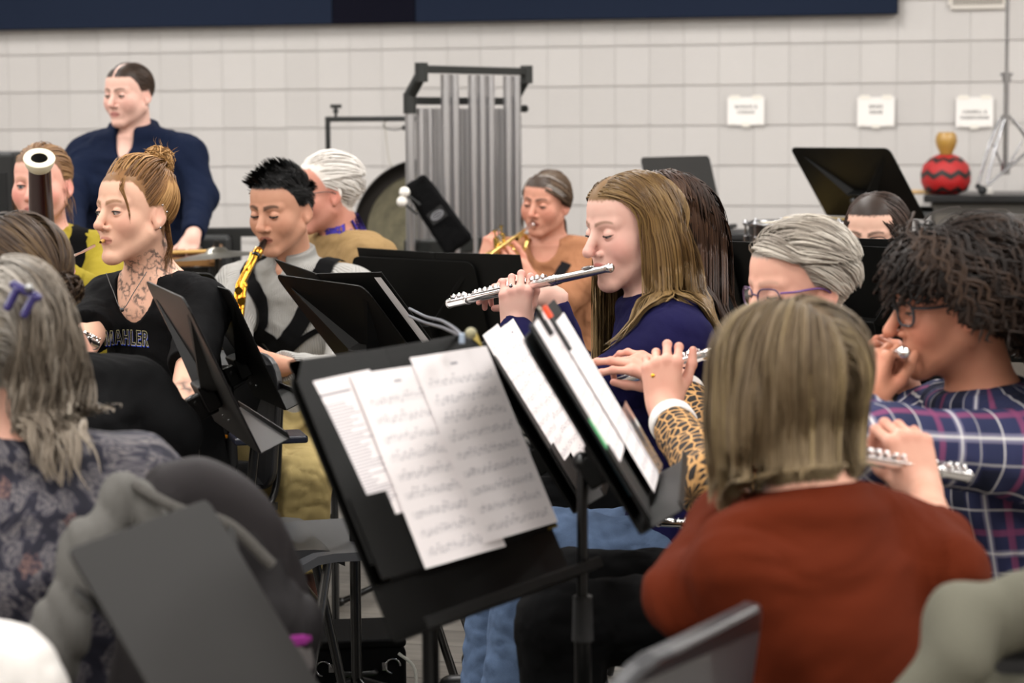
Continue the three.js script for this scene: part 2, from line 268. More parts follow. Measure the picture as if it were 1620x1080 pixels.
const listTex = canvasTex(256, 400, (c, W, H) => { c.fillStyle = '#efeaea'; c.fillRect(0, 0, W, H); c.fillStyle = '#a9a5aa'; seed = 77; for (let y = 70; y < 370; y += 9) { c.fillRect(24, y, rr(70, 150), 4); } c.fillStyle = '#8e8a90'; c.fillRect(30, 40, 120, 7); });
const listMat = mat(0xf6f4f4, .75, 0, { map: listTex });

// music stand: base on the floor under the pole; the desk turns and leans
function musicStand(label, x, y, z, psi, tau, o = {}) {
  const { w = .505, h = .325, deskMat = blackMetal, poleLean = 0, ledge = .06, corner = .03, low = .3, legTurn = 0 } = o;
  const c = P(x, y, z), turn = psi * RAD, t = tau * RAD;
  const root = thing('music_stand', label, 'music stand', V(c.x - .015 * Math.sin(turn), 0, c.z - .015 * Math.cos(turn)), turn, 'music stands');
  // desk frame: x right from the front, y up along the desk, z out to the player
  const desk = new THREE.Group(); desk.name = 'desk'; desk.position.set(0, c.y, .015); desk.rotation.x = -t; root.add(desk);
  const pl = extr(roundRect(w, h, corner, 4, .006), .0022, .0008); pl.translate(0, 0, -.002); part('panel', pl, deskMat, desk);
  part('ledge', [box(w, .0025, ledge, 0, -h / 2, ledge / 2, .001), box(w, .016, .0025, 0, -h / 2 + .007, ledge, .001)], deskMat, desk);
  for (const s of [-1, 1]) {      // pressed back ribs running to the upper corners
    const a = [s * .035, -.05], b = [s * .20, .125], q = [[0, 0], [.055, 0], [.03, .018]];
    const g = new THREE.BufferGeometry(), A = [[a[0] - s * .02, a[1], -.003], [a[0] + s * .035, a[1], -.003], [a[0], a[1], -.03]], B = [[b[0], b[1], -.003], [b[0] + s * .012, b[1] - .008, -.003], [b[0], b[1], -.004]], vv = [];
    const qd = (p1, p2, p3, p4) => vv.push(...p1, ...p2, ...p3, ...p1, ...p3, ...p4);
    qd(A[0], B[0], B[2], A[2]); qd(A[2], B[2], B[1], A[1]); vv.push(...A[0], ...A[2], ...A[1]);
    g.setAttribute('position', new THREE.Float32BufferAttribute(vv, 3)); g.computeVertexNormals(); part('rib', g, deskMat, desk);
  }
  part('tilt_bracket', [box(.1, .055, .03, 0, -.06, -.018, .004), box(.03, .05, .05, 0, -.075, -.035, .004)], deskMat, desk);
  part('panel_bolt', [-.03, .03].map(k => { const g = new THREE.CylinderGeometry(.0035, .0035, .004, 8); g.rotateX(Math.PI / 2); g.translate(k, -.12, -.004); return g; }), steel, desk);
  const topY = c.y - .085 * Math.cos(t), pz = 0;
  part('pole', [rod(V(0, low + .25, pz), V(0, topY, pz), .0085, .0085, 14), ball(V(0, topY, pz), .016)], blackTube, root);
  part('lower_tube', rod(V(0, .08, pz), V(0, low + .28, pz), .013, .013, 14), blackTube, root);
  part('clutch_collar', [rod(V(0, low + .26, pz), V(0, low + .33, pz), .017, .015, 14)], blackPlastic, root);
  for (let k = 0; k < 3; k++) { const a = (k * 120 + 30 + legTurn) * RAD, dx = Math.sin(a), dz = Math.cos(a); part('leg', [rod(V(dx * .012, .1, pz + dz * .012), V(dx * .25, .012, pz + dz * .25), .011, .009, 10), ball(V(dx * .25, .013, pz + dz * .25), .013, 10)], blackTube, root); }
  root.userData.deskOf = undefined; delete root.userData.deskOf;
  return { root, c, turn, t, w, h };
}
// things that lie on a stand's desk are things of their own: a group in the desk's frame
function onDesk(st, name, label, category, dx, dy, dz, roll = 0, group) {
  const o = thing(name, label, category, V(0, 0, 0), 0, group);
  const q = new THREE.Quaternion().setFromEuler(new THREE.Euler(0, st.turn, 0)).multiply(new THREE.Quaternion().setFromEuler(new THREE.Euler(-st.t, 0, 0)));
  o.position.copy(V(dx, dy, dz).applyQuaternion(q).add(st.c)); o.quaternion.copy(q.multiply(new THREE.Quaternion().setFromAxisAngle(V(0, 0, 1), roll))); return o;
}
function sheetGeo(w, h, curl = .004) { const g = new THREE.PlaneGeometry(w, h, 10, 12), p = g.attributes.position; for (let i = 0; i < p.count; i++) { const u = p.getX(i) / w, v = p.getY(i) / h; p.setZ(i, curl * (Math.sin(u * 5 + 1) * .4 + u * u * 2 * (v + .5))); } g.computeVertexNormals(); return g; }
function folder(st, label, dx, dy, wHalf, h, open = .06, m = folderBlack, corners = false) {
  const o = onDesk(st, 'music_folder', label, 'folder', dx, dy, .006, 0, 'black music folders');
  for (const s of [-1, 1]) { const g = box(wHalf, h, .003, s * wHalf / 2, 0, 0, .001); g.rotateY(-s * open); part('cover', g, m, o);
    const pk = box(wHalf - .01, h * .36, .0015, s * wHalf / 2, -h * .31, .004); pk.rotateY(-s * open); part('pocket', pk, m, o);
    if (corners) for (const v of [-1, 1]) { const cg = extr([[0, 0], [-.028, 0], [0, -.028 * v]], .005, 0); if (s < 0) cg.scale(-1, 1, 1); cg.translate(s * wHalf, v * h / 2, -.002); cg.rotateY(-s * open); part('metal_corner', cg, brassCorner, o); } }
  part('spine', box(.012, h, .004, 0, 0, -.001, .001), m, o);
  return o;
}
function sheet(st, label, dx, dy, w, h, m, dz = .012, roll = 0, curl = .004) { const o = onDesk(st, 'sheet_music', label, 'sheet music', dx, dy, dz, roll, 'sheets of music'); part('page', sheetGeo(w, h, curl), m, o); return o; }

// A: foreground stand with the white music
const stA = musicStand('black music stand in the foreground holding white pages in an open folder', 692, 762, 3.38, 59.5, 26, { ledge: .06, low: .42, h: .405 });
folder(stA, 'black folder with brass corners under the white music in the foreground', -.005, .048, .25, .335, .03, folderBlack, true);
sheet(stA, 'narrow page with printed list, left of the music in the foreground', -.155, .075, .16, .215, listMat, .014, .02);
sheet(stA, 'left white page of music on the foreground stand', -.03, .028, .22, .30, sheetMats[0], .02, -.02);
sheet(stA, 'right white page of music on the foreground stand', .13, .038, .22, .30, sheetMats[1], .024, -.01);
{ const o = onDesk(stA, 'page_tab', 'small red adhesive tab on the folder below the narrow list page', 'tab', -.13, -.045, .017); part('strip', box(.012, .026, .001), mat(0x8a2f38, .6), o); }
// B: edge-on stand to the right
const stB = musicStand('music stand with a tall stack of white pages, right of the foreground stand', 936, 656, 3.5, 85, 31, { ledge: .07, low: .36 });
folder(stB, 'black folder behind the pages on the stand facing the rust sweater', -.01, .01, .25, .33, .05);
sheet(stB, 'white page nearest the camera on the edge-on stand by the rust sweater', .09, .0, .22, .30, sheetMats[2], .024, .0);
sheet(stB, 'loose white page on the left of the edge-on stand', -.10, .055, .22, .24, sheetMats[0], .02, .02);
{ const o = onDesk(stB, 'page_divider', 'pale blue and green divider sticking out behind the edge-on pages', 'divider', -.19, .03, .014); part('blue_card', sheetGeo(.10, .28), mat(0x8fd0e4, .6), o); part('green_tab', box(.04, .09, .002, -.035, -.06, .004), mat(0x18a05a, .5), o); }
{ const o = onDesk(stB, 'pencil', 'orange tipped pencil clipped at the top of the edge-on stand', 'pencil', -.06, .165, .03); part('barrel', rod(V(0, -.06, 0), V(0, .012, 0), .004), mat(0x222222, .4), o); part('orange_tip', rod(V(0, -.002, 0), V(0, .018, 0), .005), mat(0xe0481c, .5), o); }
{ const o = onDesk(stB, 'stand_clip', 'black clip light arm on top of the edge-on stand', 'clip', -.12, .165, .02); part('arm', tube([V(0, -.02, 0), V(-.003, .005, .004), V(-.01, .016, .006), V(-.018, .022, .006)], .004, 16), blackPlastic, o); part('jaw', box(.014, .026, .018, 0, -.01, 0, .003), blackPlastic, o); part('lens', ball(V(.004, .018, .006), .006), mat(0x9a9484, .3), o); }
{ const o = onDesk(stB, 'plastic_sleeve', 'clear plastic sleeve corner at the bottom of the edge-on stand', 'sleeve', .2, -.09, .03); const g = sheetGeo(.12, .12); part('film', g, new THREE.MeshPhysicalMaterial({ color: 0xdde2e6, roughness: .15, transmission: .92, thickness: 0, side: THREE.DoubleSide }), o); }
// C: stand behind A
const stC = musicStand('black music stand with curled white pages between the foreground stand and the blue jeans', 852, 652, 4.1, 84, 31, { low: .36 });
folder(stC, 'black folder on the stand just behind the foreground music', -.01, -.005, .24, .33, .05);
sheet(stC, 'curled white page on the stand in front of the navy sweater', .08, .02, .21, .29, sheetMats[1], .02, 0, .012);
sheet(stC, 'second white page leaning on the stand in front of the navy sweater', -.12, .045, .21, .26, sheetMats[2], .018, 0, .012);
{ const o = onDesk(stC, 'plastic_sleeve', 'clear plastic sleeve corner below the curled white pages', 'sleeve', .2, -.11, .03); part('film', sheetGeo(.1, .1), new THREE.MeshPhysicalMaterial({ color: 0xdde2e6, roughness: .15, transmission: .92, thickness: 0, side: THREE.DoubleSide }), o); }
// F and G in front of the oboist and the saxophonist
const glossDesk = mat(0x090707, .42, 0, { specularIntensity: .4 });
const stF = musicStand('glossy black music stand seen from behind, in front of the tattooed oboist', 318, 574, 4.45, 107, 25, { deskMat: glossDesk, low: .36 });
const stG = musicStand('black music stand between the oboist and the saxophonist', 372, 540, 5.75, 110, 24, {});
// D and E
const stD = musicStand('black music stand seen from behind, in front of the grey knit sweater', 566, 526, 5.35, 119, 38, {});
folder(stD, 'open black folder on the stand in front of the grey knit sweater', 0, .012, .30, .33, .1);
sheet(stD, 'cream page edge in the folder in front of the grey knit sweater', -.2, .01, .2, .3, paperPlain, .03, -.06);
const stE = musicStand('black music stand below the trumpet player, seen from behind', 668, 492, 6.75, 138, 16, {});
folder(stE, 'wide open black folder on the stand below the trumpet player', -.09, .02, .33, .33, .04);
// stands behind the flutes
const stH = musicStand('black music stand right behind the long blonde hair', 1090, 480, 5.95, 118, 15, {});
folder(stH, 'open black folder on the stand behind the long blonde hair', -.08, .012, .3, .33, .05);
const stHm = musicStand('black music stand behind the short grey haired flutist, its ribs showing', 1368, 482, 5.9, 128, 17, {});
folder(stHm, 'open black folder on the stand behind the grey haired flutist', -.02, .016, .28, .33, .04);
const stR = musicStand('black music stand at the right edge behind the curly hair', 1655, 482, 5.9, 160, 17, {});
folder(stR, 'open black folder on the stand at the right edge', 0, .02, .3, .32, .04);
// stands by the wall
musicStand('dark music stand by the wall, right of the brown haired player', 1082, 308, 9.4, 52, 15, { corner: .02, deskMat: mat(0x1a1a19, .5) });
musicStand('black music stand tilted over in front of the paper signs', 1356, 289, 8.4, 127, 37, { corner: .025, ledge: .05 });
musicStand('low black music stand behind the shoulder of the oboist', 275, 505, 6.9, 140, 22, {});
// I: near left
const stI = musicStand('near grey-black music stand at the lower left corner, desk blank', 336, 1014, 2.72, 72, 33, { deskMat: mat(0x232221, .55, 0, { specularIntensity: .35, bumpMap: rep(grainTex, 10), bumpScale: .0002 }), corner: .012, w: .36, h: .33, low: .2 });

// cord with a clip over the foreground stand
{ const o = thing('clip_cord', 'grey twin cord of a clip lamp running onto the foreground stand', 'cord', V(0, 0, 0));
  for (const k of [0, 1]) part('wire', tube([P(648, 488 + k * 12, 4.6), P(672, 500 + k * 10, 4.4), P(700, 508 + k * 10, 4.0), P(722, 522 + k * 6, 3.7), P(732, 534, 3.5)], .003, 30), mat(0x6d7078, .3), o);
  part('clip', [box(.009, .016, .007, 0, 0, 0, .002)].map(g => g.translate(...P(731, 535, 3.46).toArray())), mat(0x9aa7b8, .3), o);
  part('knob', ball(P(745, 527, 3.46), .009), mat(0x8c8668, .35), o); }

// chairs: moulded black seat and slotted back on steel legs
const chairShell = mat(0x1c1c1e, .38, 0, { bumpMap: rep(grainTex, 30), bumpScale: .0003 }), greyShell = mat(0x3c3d40, .4, 0, { bumpMap: rep(grainTex, 30), bumpScale: .0003 });
function chair(label, pos, psi, shell = chairShell, legMat = blackTube) {
  const o = thing('chair', label, 'chair', V(pos.x, 0, pos.z), psi * RAD, 'orchestra chairs');
  const bend = (g, fz) => { const p = g.attributes.position; for (let i = 0; i < p.count; i++) fz(p, i); g.computeVertexNormals(); return g; };
  const seat = new RoundedBoxGeometry(.45, .022, .43, 4, .01); const sg = new THREE.BoxGeometry(.45, .02, .43, 12, 1, 12);
  bend(sg, (p, i) => { const x = p.getX(i), z = p.getZ(i), r = Math.max(Math.abs(x) / .225, 0); p.setY(i, p.getY(i) + .445 - .016 * (1 - r * r) * (z < .12 ? 1 : 1 - (z - .12) / .1) - (z > .17 ? (z - .17) * .5 : 0)); p.setX(i, x * (1 - .12 * sst(.0, -.215, z))); });
  part('seat', sg, shell, o);
  const outline = roundRect(.43, .34, .09, 6, .05), hole = roundRect(.30, .075, .03, 4).map(([x, y]) => [x, y - .075]);
  const bg = extr(outline, .014, .006, [hole.reverse()]); bg.translate(0, 0, -.007);
  const bp = bg.attributes.position; for (let i = 0; i < bp.count; i++) { const x = bp.getX(i); bp.setZ(i, bp.getZ(i) + x * x * .9); } bg.rotateX(-.14); bg.translate(0, .66, -.235); bg.computeVertexNormals(); part('backrest', bg, shell, o);
  for (const s of [-1, 1]) {
    part('leg', rod(V(s * .19, .43, .15), V(s * .23, .005, .23), .011, .011, 10), legMat, o);
    part('leg', rod(V(s * .18, .43, -.12), V(s * .22, .005, -.26), .011, .011, 10), legMat, o);
    part('back_upright', tube([V(s * .18, .43, -.1), V(s * .19, .46, -.2), V(s * .185, .7, -.25)], .010, 14), legMat, o);
  }
  part('crossbar', rod(V(-.2, .3, .175), V(.2, .3, .175), .007), legMat, o); part('crossbar', rod(V(-.19, .3, -.165), V(.19, .3, -.165), .007), legMat, o);
  return o;
}
chair('empty grey chair with its seat showing between the khaki trousers and the foreground stand', P(592, 860, 5.4), -74, greyShell, mat(0x6a6a6a, .25, .9));
{ const o = chair('black tablet-arm chair between the oboist and the saxophonist', P(374, 660, 5.35), 104); part('tablet_arm', box(.12, .018, .17, -.1, .70, .06, .006), mat(0x1a1d28, .25), o); part('tablet_support', rod(V(-.1, .44, .0), V(-.1, .69, .03), .011), blackTube, o); }

// tubular chimes: lower bar behind, raised bar in front
{
  const c = P(735, 260, 9.3), yb = -55 * RAD, o = thing('tubular_chimes', 'silver tubular chimes on a black frame against the block wall', 'chimes', V(c.x, 0, c.z), 0);
  o.rotation.y = 54 * RAD;       // local x runs along the bars, local z to the front
  const W = .335, yU = P(750, 112, 9.3).y, yL = P(735, 160, 9.3).y, zU = .06, zL = 0;
  const tm = mat(0xb9b8ba, .3, .9), fm = mat(0x1b1d1b, .45);
  for (const [y, z, nm] of [[yU, zU, 'upper_bar'], [yL, zL, 'lower_bar']]) part(nm, box(2 * W, .03, .03, 0, y, z, .004), fm, o);
  for (const s of [-1, 1]) { part('side_arm', [rod(V(s * (W + .02), yL - .05, zL), V(s * (W + .02), yL + .03, zL), .026, .026, 10), rod(V(s * (W + .02), yL + .02, zL), V(s * (W + .02), yU - .02, zU), .024, .024, 10), rod(V(s * (W + .02), yU - .05, zU), V(s * (W + .02), yU + .025, zU), .026, .026, 10)], fm, o);
    part('upright', rod(V(s * (W + .02), .08, zL), V(s * (W + .02), yL - .04, zL), .02, .02, 12), tm, o); part('foot', box(.07, .06, .6, s * (W + .02), .05, 0, .01), fm, o); }
  const lowN = 11, up = [0, 1, 3, 4, 5, 7, 8];
  for (let i = 0; i < lowN; i++) { const x = mix(-W + .04, W - .03, i / (lowN - 1)); part('tube', rod(V(x, yL - 1.25 + i * .035, zL + .005), V(x, yL - .03, zL + .005), .0185, .0185, 16), tm, o); }
  for (const i of up) { const x = mix(-W + .04, W - .03, (i + 1.1) / (lowN - 1)); part('tube', rod(V(x, yL - 1.1 + i * .035, zU + .02), V(x, yU - .02, zU + .02), .0185, .0185, 16), tm, o); }
  part('damper_box', box(2 * W + .02, .06, .14, 0, yL - .58, .02, .008), fm, o); part('base_bar', box(2 * W, .05, .05, 0, .1, 0, .006), fm, o);
  part('adjuster_knob', [rod(V(W + .04, yL - .03, 0), V(W + .09, yL - .03, 0), .006), rod(V(W + .08, yL - .03, 0), V(W + .095, yL - .03, 0), .016)], fm, o);
}
// mallet bag hanging on the chimes, with mallets
{
  const a = P(654, 285, 8.85), b = P(728, 392, 8.85), o = thing('mallet_bag', 'black fabric mallet bag hanging slanted across the chimes', 'bag', a.clone().setY(a.y));
  const d = b.clone().sub(a), L = d.length(), q = new THREE.Quaternion().setFromUnitVectors(V(0, -1, 0), d.clone().normalize());
  const s = (x, y, z) => smax(rbox(V(0, -L / 2, 0), .052 + .012 * Math.min(1, Math.max(0, -y / L)), L / 2, .03, .022)(x, y, z) + .004 * fbm(x * 22, y * 22, z * 22), -(cone(V(.07, .03, 0), V(.02, .03, 0), .035, .03)(x, y, z)), .01);
  const g = geom(polygonize(s, V(-.12, -L - .05, -.09), V(.12, .06, .09), .008)); g.applyQuaternion(q); part('pouch', g, fabric(0x0a0a0b, .95, .001), o);
  const lg = new THREE.PlaneGeometry(.07, .05, 6, 1); lg.translate(0, -L * .52, .037); lg.applyQuaternion(q); part('logo_patch', lg, mat(0xffffff, .8, 0, { map: canvasTex(128, 96, (c) => { c.fillStyle = '#0c0c0d'; c.fillRect(0, 0, 128, 96); c.strokeStyle = '#8b8b90'; c.lineWidth = 7; c.beginPath(); c.ellipse(64, 48, 46, 26, 0, 0, 7); c.stroke(); c.lineWidth = 5; for (const x of [42, 64, 86]) { c.beginPath(); c.arc(x, 48, 11, 0, 7); c.stroke(); } }) }), o);
  for (const [mx, my, lab] of [[640, 304, 'white mallet head above the other at the mouth of the mallet bag'], [636, 319, 'lower white mallet head at the mouth of the mallet bag']]) { const p = P(mx, my, 8.8), m = thing('mallet', lab, 'mallet', p, 0, 'mallets in the bag'); const e = d.clone().multiplyScalar(.75).add(V(.01, 0, 0)); part('head', ball(V(0, 0, 0), .021), mat(0xe9e4dc, .8), m); part('handle', rod(V(0, 0, 0), V(.06, -.05, 0), .005), mat(0x151515, .5), m); }
}
// gong on its frame
{
  const c = P(672, 366, 9.85), o = thing('gong', 'large bronze gong hanging on a black frame behind the chimes', 'gong', V(c.x, 0, c.z), 8 * RAD); const r = .315, y = c.y;
  const fm = mat(0x151715, .45), xl = P(520, 200, 9.85).x - c.x, yt = P(600, 188, 9.85).y;
  part('frame_post', rod(V(xl, 0.02, 0), V(xl, yt + .01, 0), .0115, .0115, 10), fm, o); part('frame_post', rod(V(-xl, .02, 0), V(-xl, yt + .01, 0), .0115, .0115, 10), fm, o); part('frame_bar', rod(V(xl - .01, yt, 0), V(-xl + .01, yt, 0), .0115, .0115, 10), fm, o);
  part('frame_foot', [box(.04, .03, .6, xl, .03, 0, .008), box(.04, .03, .6, -xl, .03, 0, .008)], fm, o);
  part('wing_screw', [rod(V(xl + .035, yt, 0), V(xl + .035, yt + .05, 0), .006), ball(V(xl + .035, yt + .035, 0), .012), rod(V(xl + .012, yt + .055, 0), V(xl + .06, yt + .055, 0), .008)], fm, o);
  const rim = lathe([[r * .8, .004], [r * .82, -.002], [r * .99, .004], [r, .02], [r * .995, .055], [r * .985, .055], [r * .99, .018], [r * .985, .0]], 64); rim.rotateX(-Math.PI / 2); rim.rotateY(Math.PI); rim.translate(0, y, .012); part('rim', rim, mat(0x2b2723, .5, .6), o);
  const face = lathe([[0, -.03], [.05, -.028], [.07, -.006], [r * .82, .0]], 64); face.rotateX(Math.PI / 2); face.translate(0, y, .008);
  part('disc', face, mat(0xffffff, .5, .25, { map: dataTex(256, (u, v) => { const k = .46 + .08 * tnoise(u, v, 14, 3) + .05 * tnoise(u, v, 40, 3); return [k * 1.02, k * .97, k * .78]; }, true) }), o);
  part('cord', [-1, 1].map(s => tube([V(s * .17, yt, 0), V(s * .15, y + .3, .01), V(s * .14, y + r * .9, .02)], .0022, 12, 6)), mat(0xa9a294, .8), o);
  const m = thing('gong_mallet_hook', 'small black hook with wire on the bar of the gong frame', 'hook', P(640, 202, 9.8)); part('hook', [ball(V(0, 0, 0), .012), tube([V(0, 0, 0), V(-.04, -.01, 0), V(-.09, .005, 0), V(-.08, .03, 0)], .0025, 14, 6)], fm, m);
}
// counter on the right with the shekere, cymbal stand and odds
const COUNTER_Z = 10.75, counterY = P(1545, 307, COUNTER_Z).y;
{
  const [l0] = wallHit(1468, 310, .5), o = thing('cabinet', 'grey percussion cabinet with a black worktop on the right', 'cabinet', roomAt(l0 + 1.2, 0, .34), ROOM_TURN);
  const bm = mat(0x4b4742, .6), dm = mat(0x565049, .6); part('body', box(2.36, counterY - .1, .56, 0, (counterY - .1) / 2 + .06, 0, .004), bm, o);
  for (let i = 0; i < 3; i++) { const d = part('door', box(.76, counterY - .2, .018, -.78 + i * .78, (counterY - .1) / 2 + .06, .29, .004), dm, o); part('handle', tube([V(.3 - .78 + i * .78, .8, .3), V(.3 - .78 + i * .78, .8, .325), V(.3 - .78 + i * .78, .68, .325), V(.3 - .78 + i * .78, .68, .3)], .005, 16), steel, d); }
  part('worktop', box(2.42, .035, .64, 0, counterY - .0175, .01, .006), mat(0x0f0f10, .35), o);
  part('plinth', box(2.3, .08, .5, 0, .04, -.02), mat(0x141414, .6), o);
  const w = thing('wooden_block', 'brown wooden board lying on the cabinet below the chrome stand', 'board', roomAt(l0 + .75, counterY, .15), ROOM_TURN); part('board', box(.62, .05, .2, .1, .027, 0, .004), mat(0x3a2a1c, .6), w); part('pale_edge', box(.62, .012, .2, .1, .058, 0, .003), mat(0xb8a88c, .6), w);
  const e = thing('eraser', 'small white block on the cabinet beside the shekere', 'block', P(1562, 300, 10.7)); e.position.y = counterY; part('block', box(.045, .03, .05, 0, .015, 0, .008), mat(0xe0dcd6, .6), e);
  const sk = thing('mallet', 'pale wooden stick end left of the red shekere', 'mallet', P(1456, 303, 10.75)); sk.position.y = counterY; part('stick', rod(V(-.05, .012, 0), V(.06, .012, .01), .011), mat(0xc9a878, .5), sk);
}
{
  const c = P(1496, 307, 10.72), o = thing('shekere', 'gourd shekere with red and black zigzag bead net on the cabinet', 'gourd', V(c.x, counterY, c.z));
  const body = lathe([[0, .0], [.06, .002], [.10, .02], [.116, .06], [.117, .1], [.105, .14], [.075, .17], [.045, .185], [.03, .19]], 48), bp = body.attributes.position;
  const zig = dataTex(512, (u, v) => { const a = Math.abs((u * 9 % 1) - .5) * 2, z = v + a * .07, b = ((z * 4.1 + .05) % 1), dark = b < .36 && b > .02; const n = .5 + .5 * Math.sin(u * 6.283 * 90) * Math.sin(v * 6.283 * 34); const k = .75 + .35 * n; return dark ? [.10 * k, .08 * k, .07 * k] : [.72 * k, .08 * k, .09 * k]; }, true);
  part('bead_net', body, mat(0xffffff, .45, 0, { map: zig, bumpMap: dataTex(256, (u, v) => .5 + .5 * Math.sin(u * 6.283 * 45) * Math.sin(v * 6.283 * 17)), bumpScale: .003 }), o);
  part('neck', lathe([[.03, .186], [.032, .2], [.044, .222], [.052, .25], [.048, .275], [.038, .292], [.034, .29], [.03, .27]], 40), mat(0xa9813a, .35, 0, { clearcoat: .5 }), o);
  part('mouth', lathe([[.001, .284], [.035, .289]], 24), mat(0x0a0806, .8), o);
}
{
  const c = P(1590, 300, 10.6), o = thing('cymbal_stand', 'tall chrome cymbal stand with folded legs standing on the cabinet', 'cymbal stand', V(c.x, counterY, c.z)), Y = y => P(1590, y, 10.6).y - counterY, X = x => (x - 1590) * 10.6 / FPX;
  part('upper_tube', rod(V(0, Y(120), 0), V(0, Y(-120), 0), .0085, .0085, 14), chrome, o); part('lower_tube', rod(V(0, Y(272), 0), V(0, Y(118), 0), .0125, .0125, 14), chrome, o);
  part('clamp', [rod(V(0, Y(130), 0), V(0, Y(115), 0), .02), rod(V(-.03, Y(118), 0), V(.03, Y(118), 0), .006)], chrome, o); part('leg_collar', [rod(V(0, Y(190), 0), V(0, Y(182), 0), .024), rod(V(0, Y(276), 0), V(0, Y(262), 0), .022)], chrome, o);
  const legs = [[[X(1580), Y(188)], [X(1564), Y(226)], [X(1546), Y(290)], .02], [[X(1600), Y(188)], [X(1622), Y(215)], [X(1655), Y(290)], -.03], [[X(1586), Y(188)], [X(1572), Y(228)], [X(1556), Y(288)], .07]];
  for (const [a, b, e, z] of legs) part('leg', [-1, 1].map(s => tube([V(a[0], a[1], z * .3 + s * .006), V(b[0], b[1], z * .7 + s * .012), V(e[0], e[1], z + s * .006)], .0055, 12, 8)), chrome, o);
  part('brace', [rod(V(X(1588), Y(270), .0), V(X(1568), Y(228), .03), .005), rod(V(X(1592), Y(268), 0), V(X(1618), Y(222), -.02), .005), rod(V(X(1556), Y(292), .08), V(X(1625), Y(238), .03), .007)], chrome, o);
  for (const b of [ball(V(X(1546), Y(294), .02), .014), ball(V(X(1550), Y(300), .06), .022), ball(V(X(1655), Y(294), -.03), .014)]) part('rubber_foot', b, mat(0x16181a, .7), o);
}
// snare drum, hand drum and table in the middle distance
{
  const c = P(1262, 356, 7.9), o = thing('snare_drum', 'snare drum with chrome rim behind the grey haired flutist', 'drum', V(c.x, 0, c.z)); const y = c.y;
  part('shell', lathe([[.165, y - .13], [.17, y - .12], [.17, y]], 40), mat(0x1a1a1a, .3), o); part('head', lathe([[.001, y + .006], [.165, y + .006]], 40), mat(0xd8cfb4, .6), o);
  const hoop = new THREE.TorusGeometry(.174, .008, 8, 48); hoop.rotateX(Math.PI / 2); hoop.translate(0, y + .006, 0); part('hoop', hoop, chrome, o);
  for (let k = 0; k < 10; k++) { const a = k * .628 + .2; part('lug', [box(.016, .035, .014, Math.sin(a) * .178, y - .05, Math.cos(a) * .178, .004), ball(V(Math.sin(a) * .18, y + .008, Math.cos(a) * .18), .011, 10), rod(V(Math.sin(a) * .18, y - .04, Math.cos(a) * .18), V(Math.sin(a) * .18, y + .01, Math.cos(a) * .18), .004)], chrome, o); }
  part('stand_column', rod(V(0, .3, 0), V(0, y - .13, 0), .013), chrome, o); for (let k = 0; k < 3; k++) { const a = k * 2.094; part('stand_leg', rod(V(0, .36, 0), V(Math.sin(a) * .28, .01, Math.cos(a) * .28), .009), chrome, o); part('stand_arm', rod(V(0, y - .2, 0), V(Math.sin(a) * .17, y - .12, Math.cos(a) * .17), .007), chrome, o); }
  const c2 = P(1290, 349, 8.6), d = thing('hand_drum', 'pale yellow skin drum behind the snare drum', 'drum', V(c2.x, 0, c2.z)); const y2 = c2.y;
  part('shell', lathe([[.11, .02], [.09, .3], [.15, y2 - .08], [.155, y2]], 36), mat(0x6a4522, .5), d); part('skin', lathe([[.001, y2 + .012], [.12, y2 + .01], [.158, y2 - .004]], 36), mat(0xbd9f58, .6), d);
  const h2 = new THREE.TorusGeometry(.16, .006, 8, 36); h2.rotateX(Math.PI / 2); h2.translate(0, y2 - .008, 0); part('hoop', h2, steel, d); part('foot_ring', lathe([[.11, 0], [.13, 0], [.13, .03], [.11, .03], [.11, 0]], 30), mat(0x2a1c10, .6), d);
}
{ const a = P(1170, 371, 9.6), o = thing('percussion_table', 'low black table behind the snare drum', 'table', V(a.x, 0, a.z), ROOM_TURN); part('table_top', box(.9, .03, .4, 0, a.y, 0, .006), mat(0x0e0e0e, .5), o); for (const [x, z] of [[-.4, -.16], [.4, -.16], [-.4, .16], [.4, .16]]) part('leg', rod(V(x, 0, z), V(x, a.y, z), .014), blackTube, o); part('cloth', box(.86, .5, .01, 0, a.y - .26, .18), fabric(0x0c0c0d), o); }
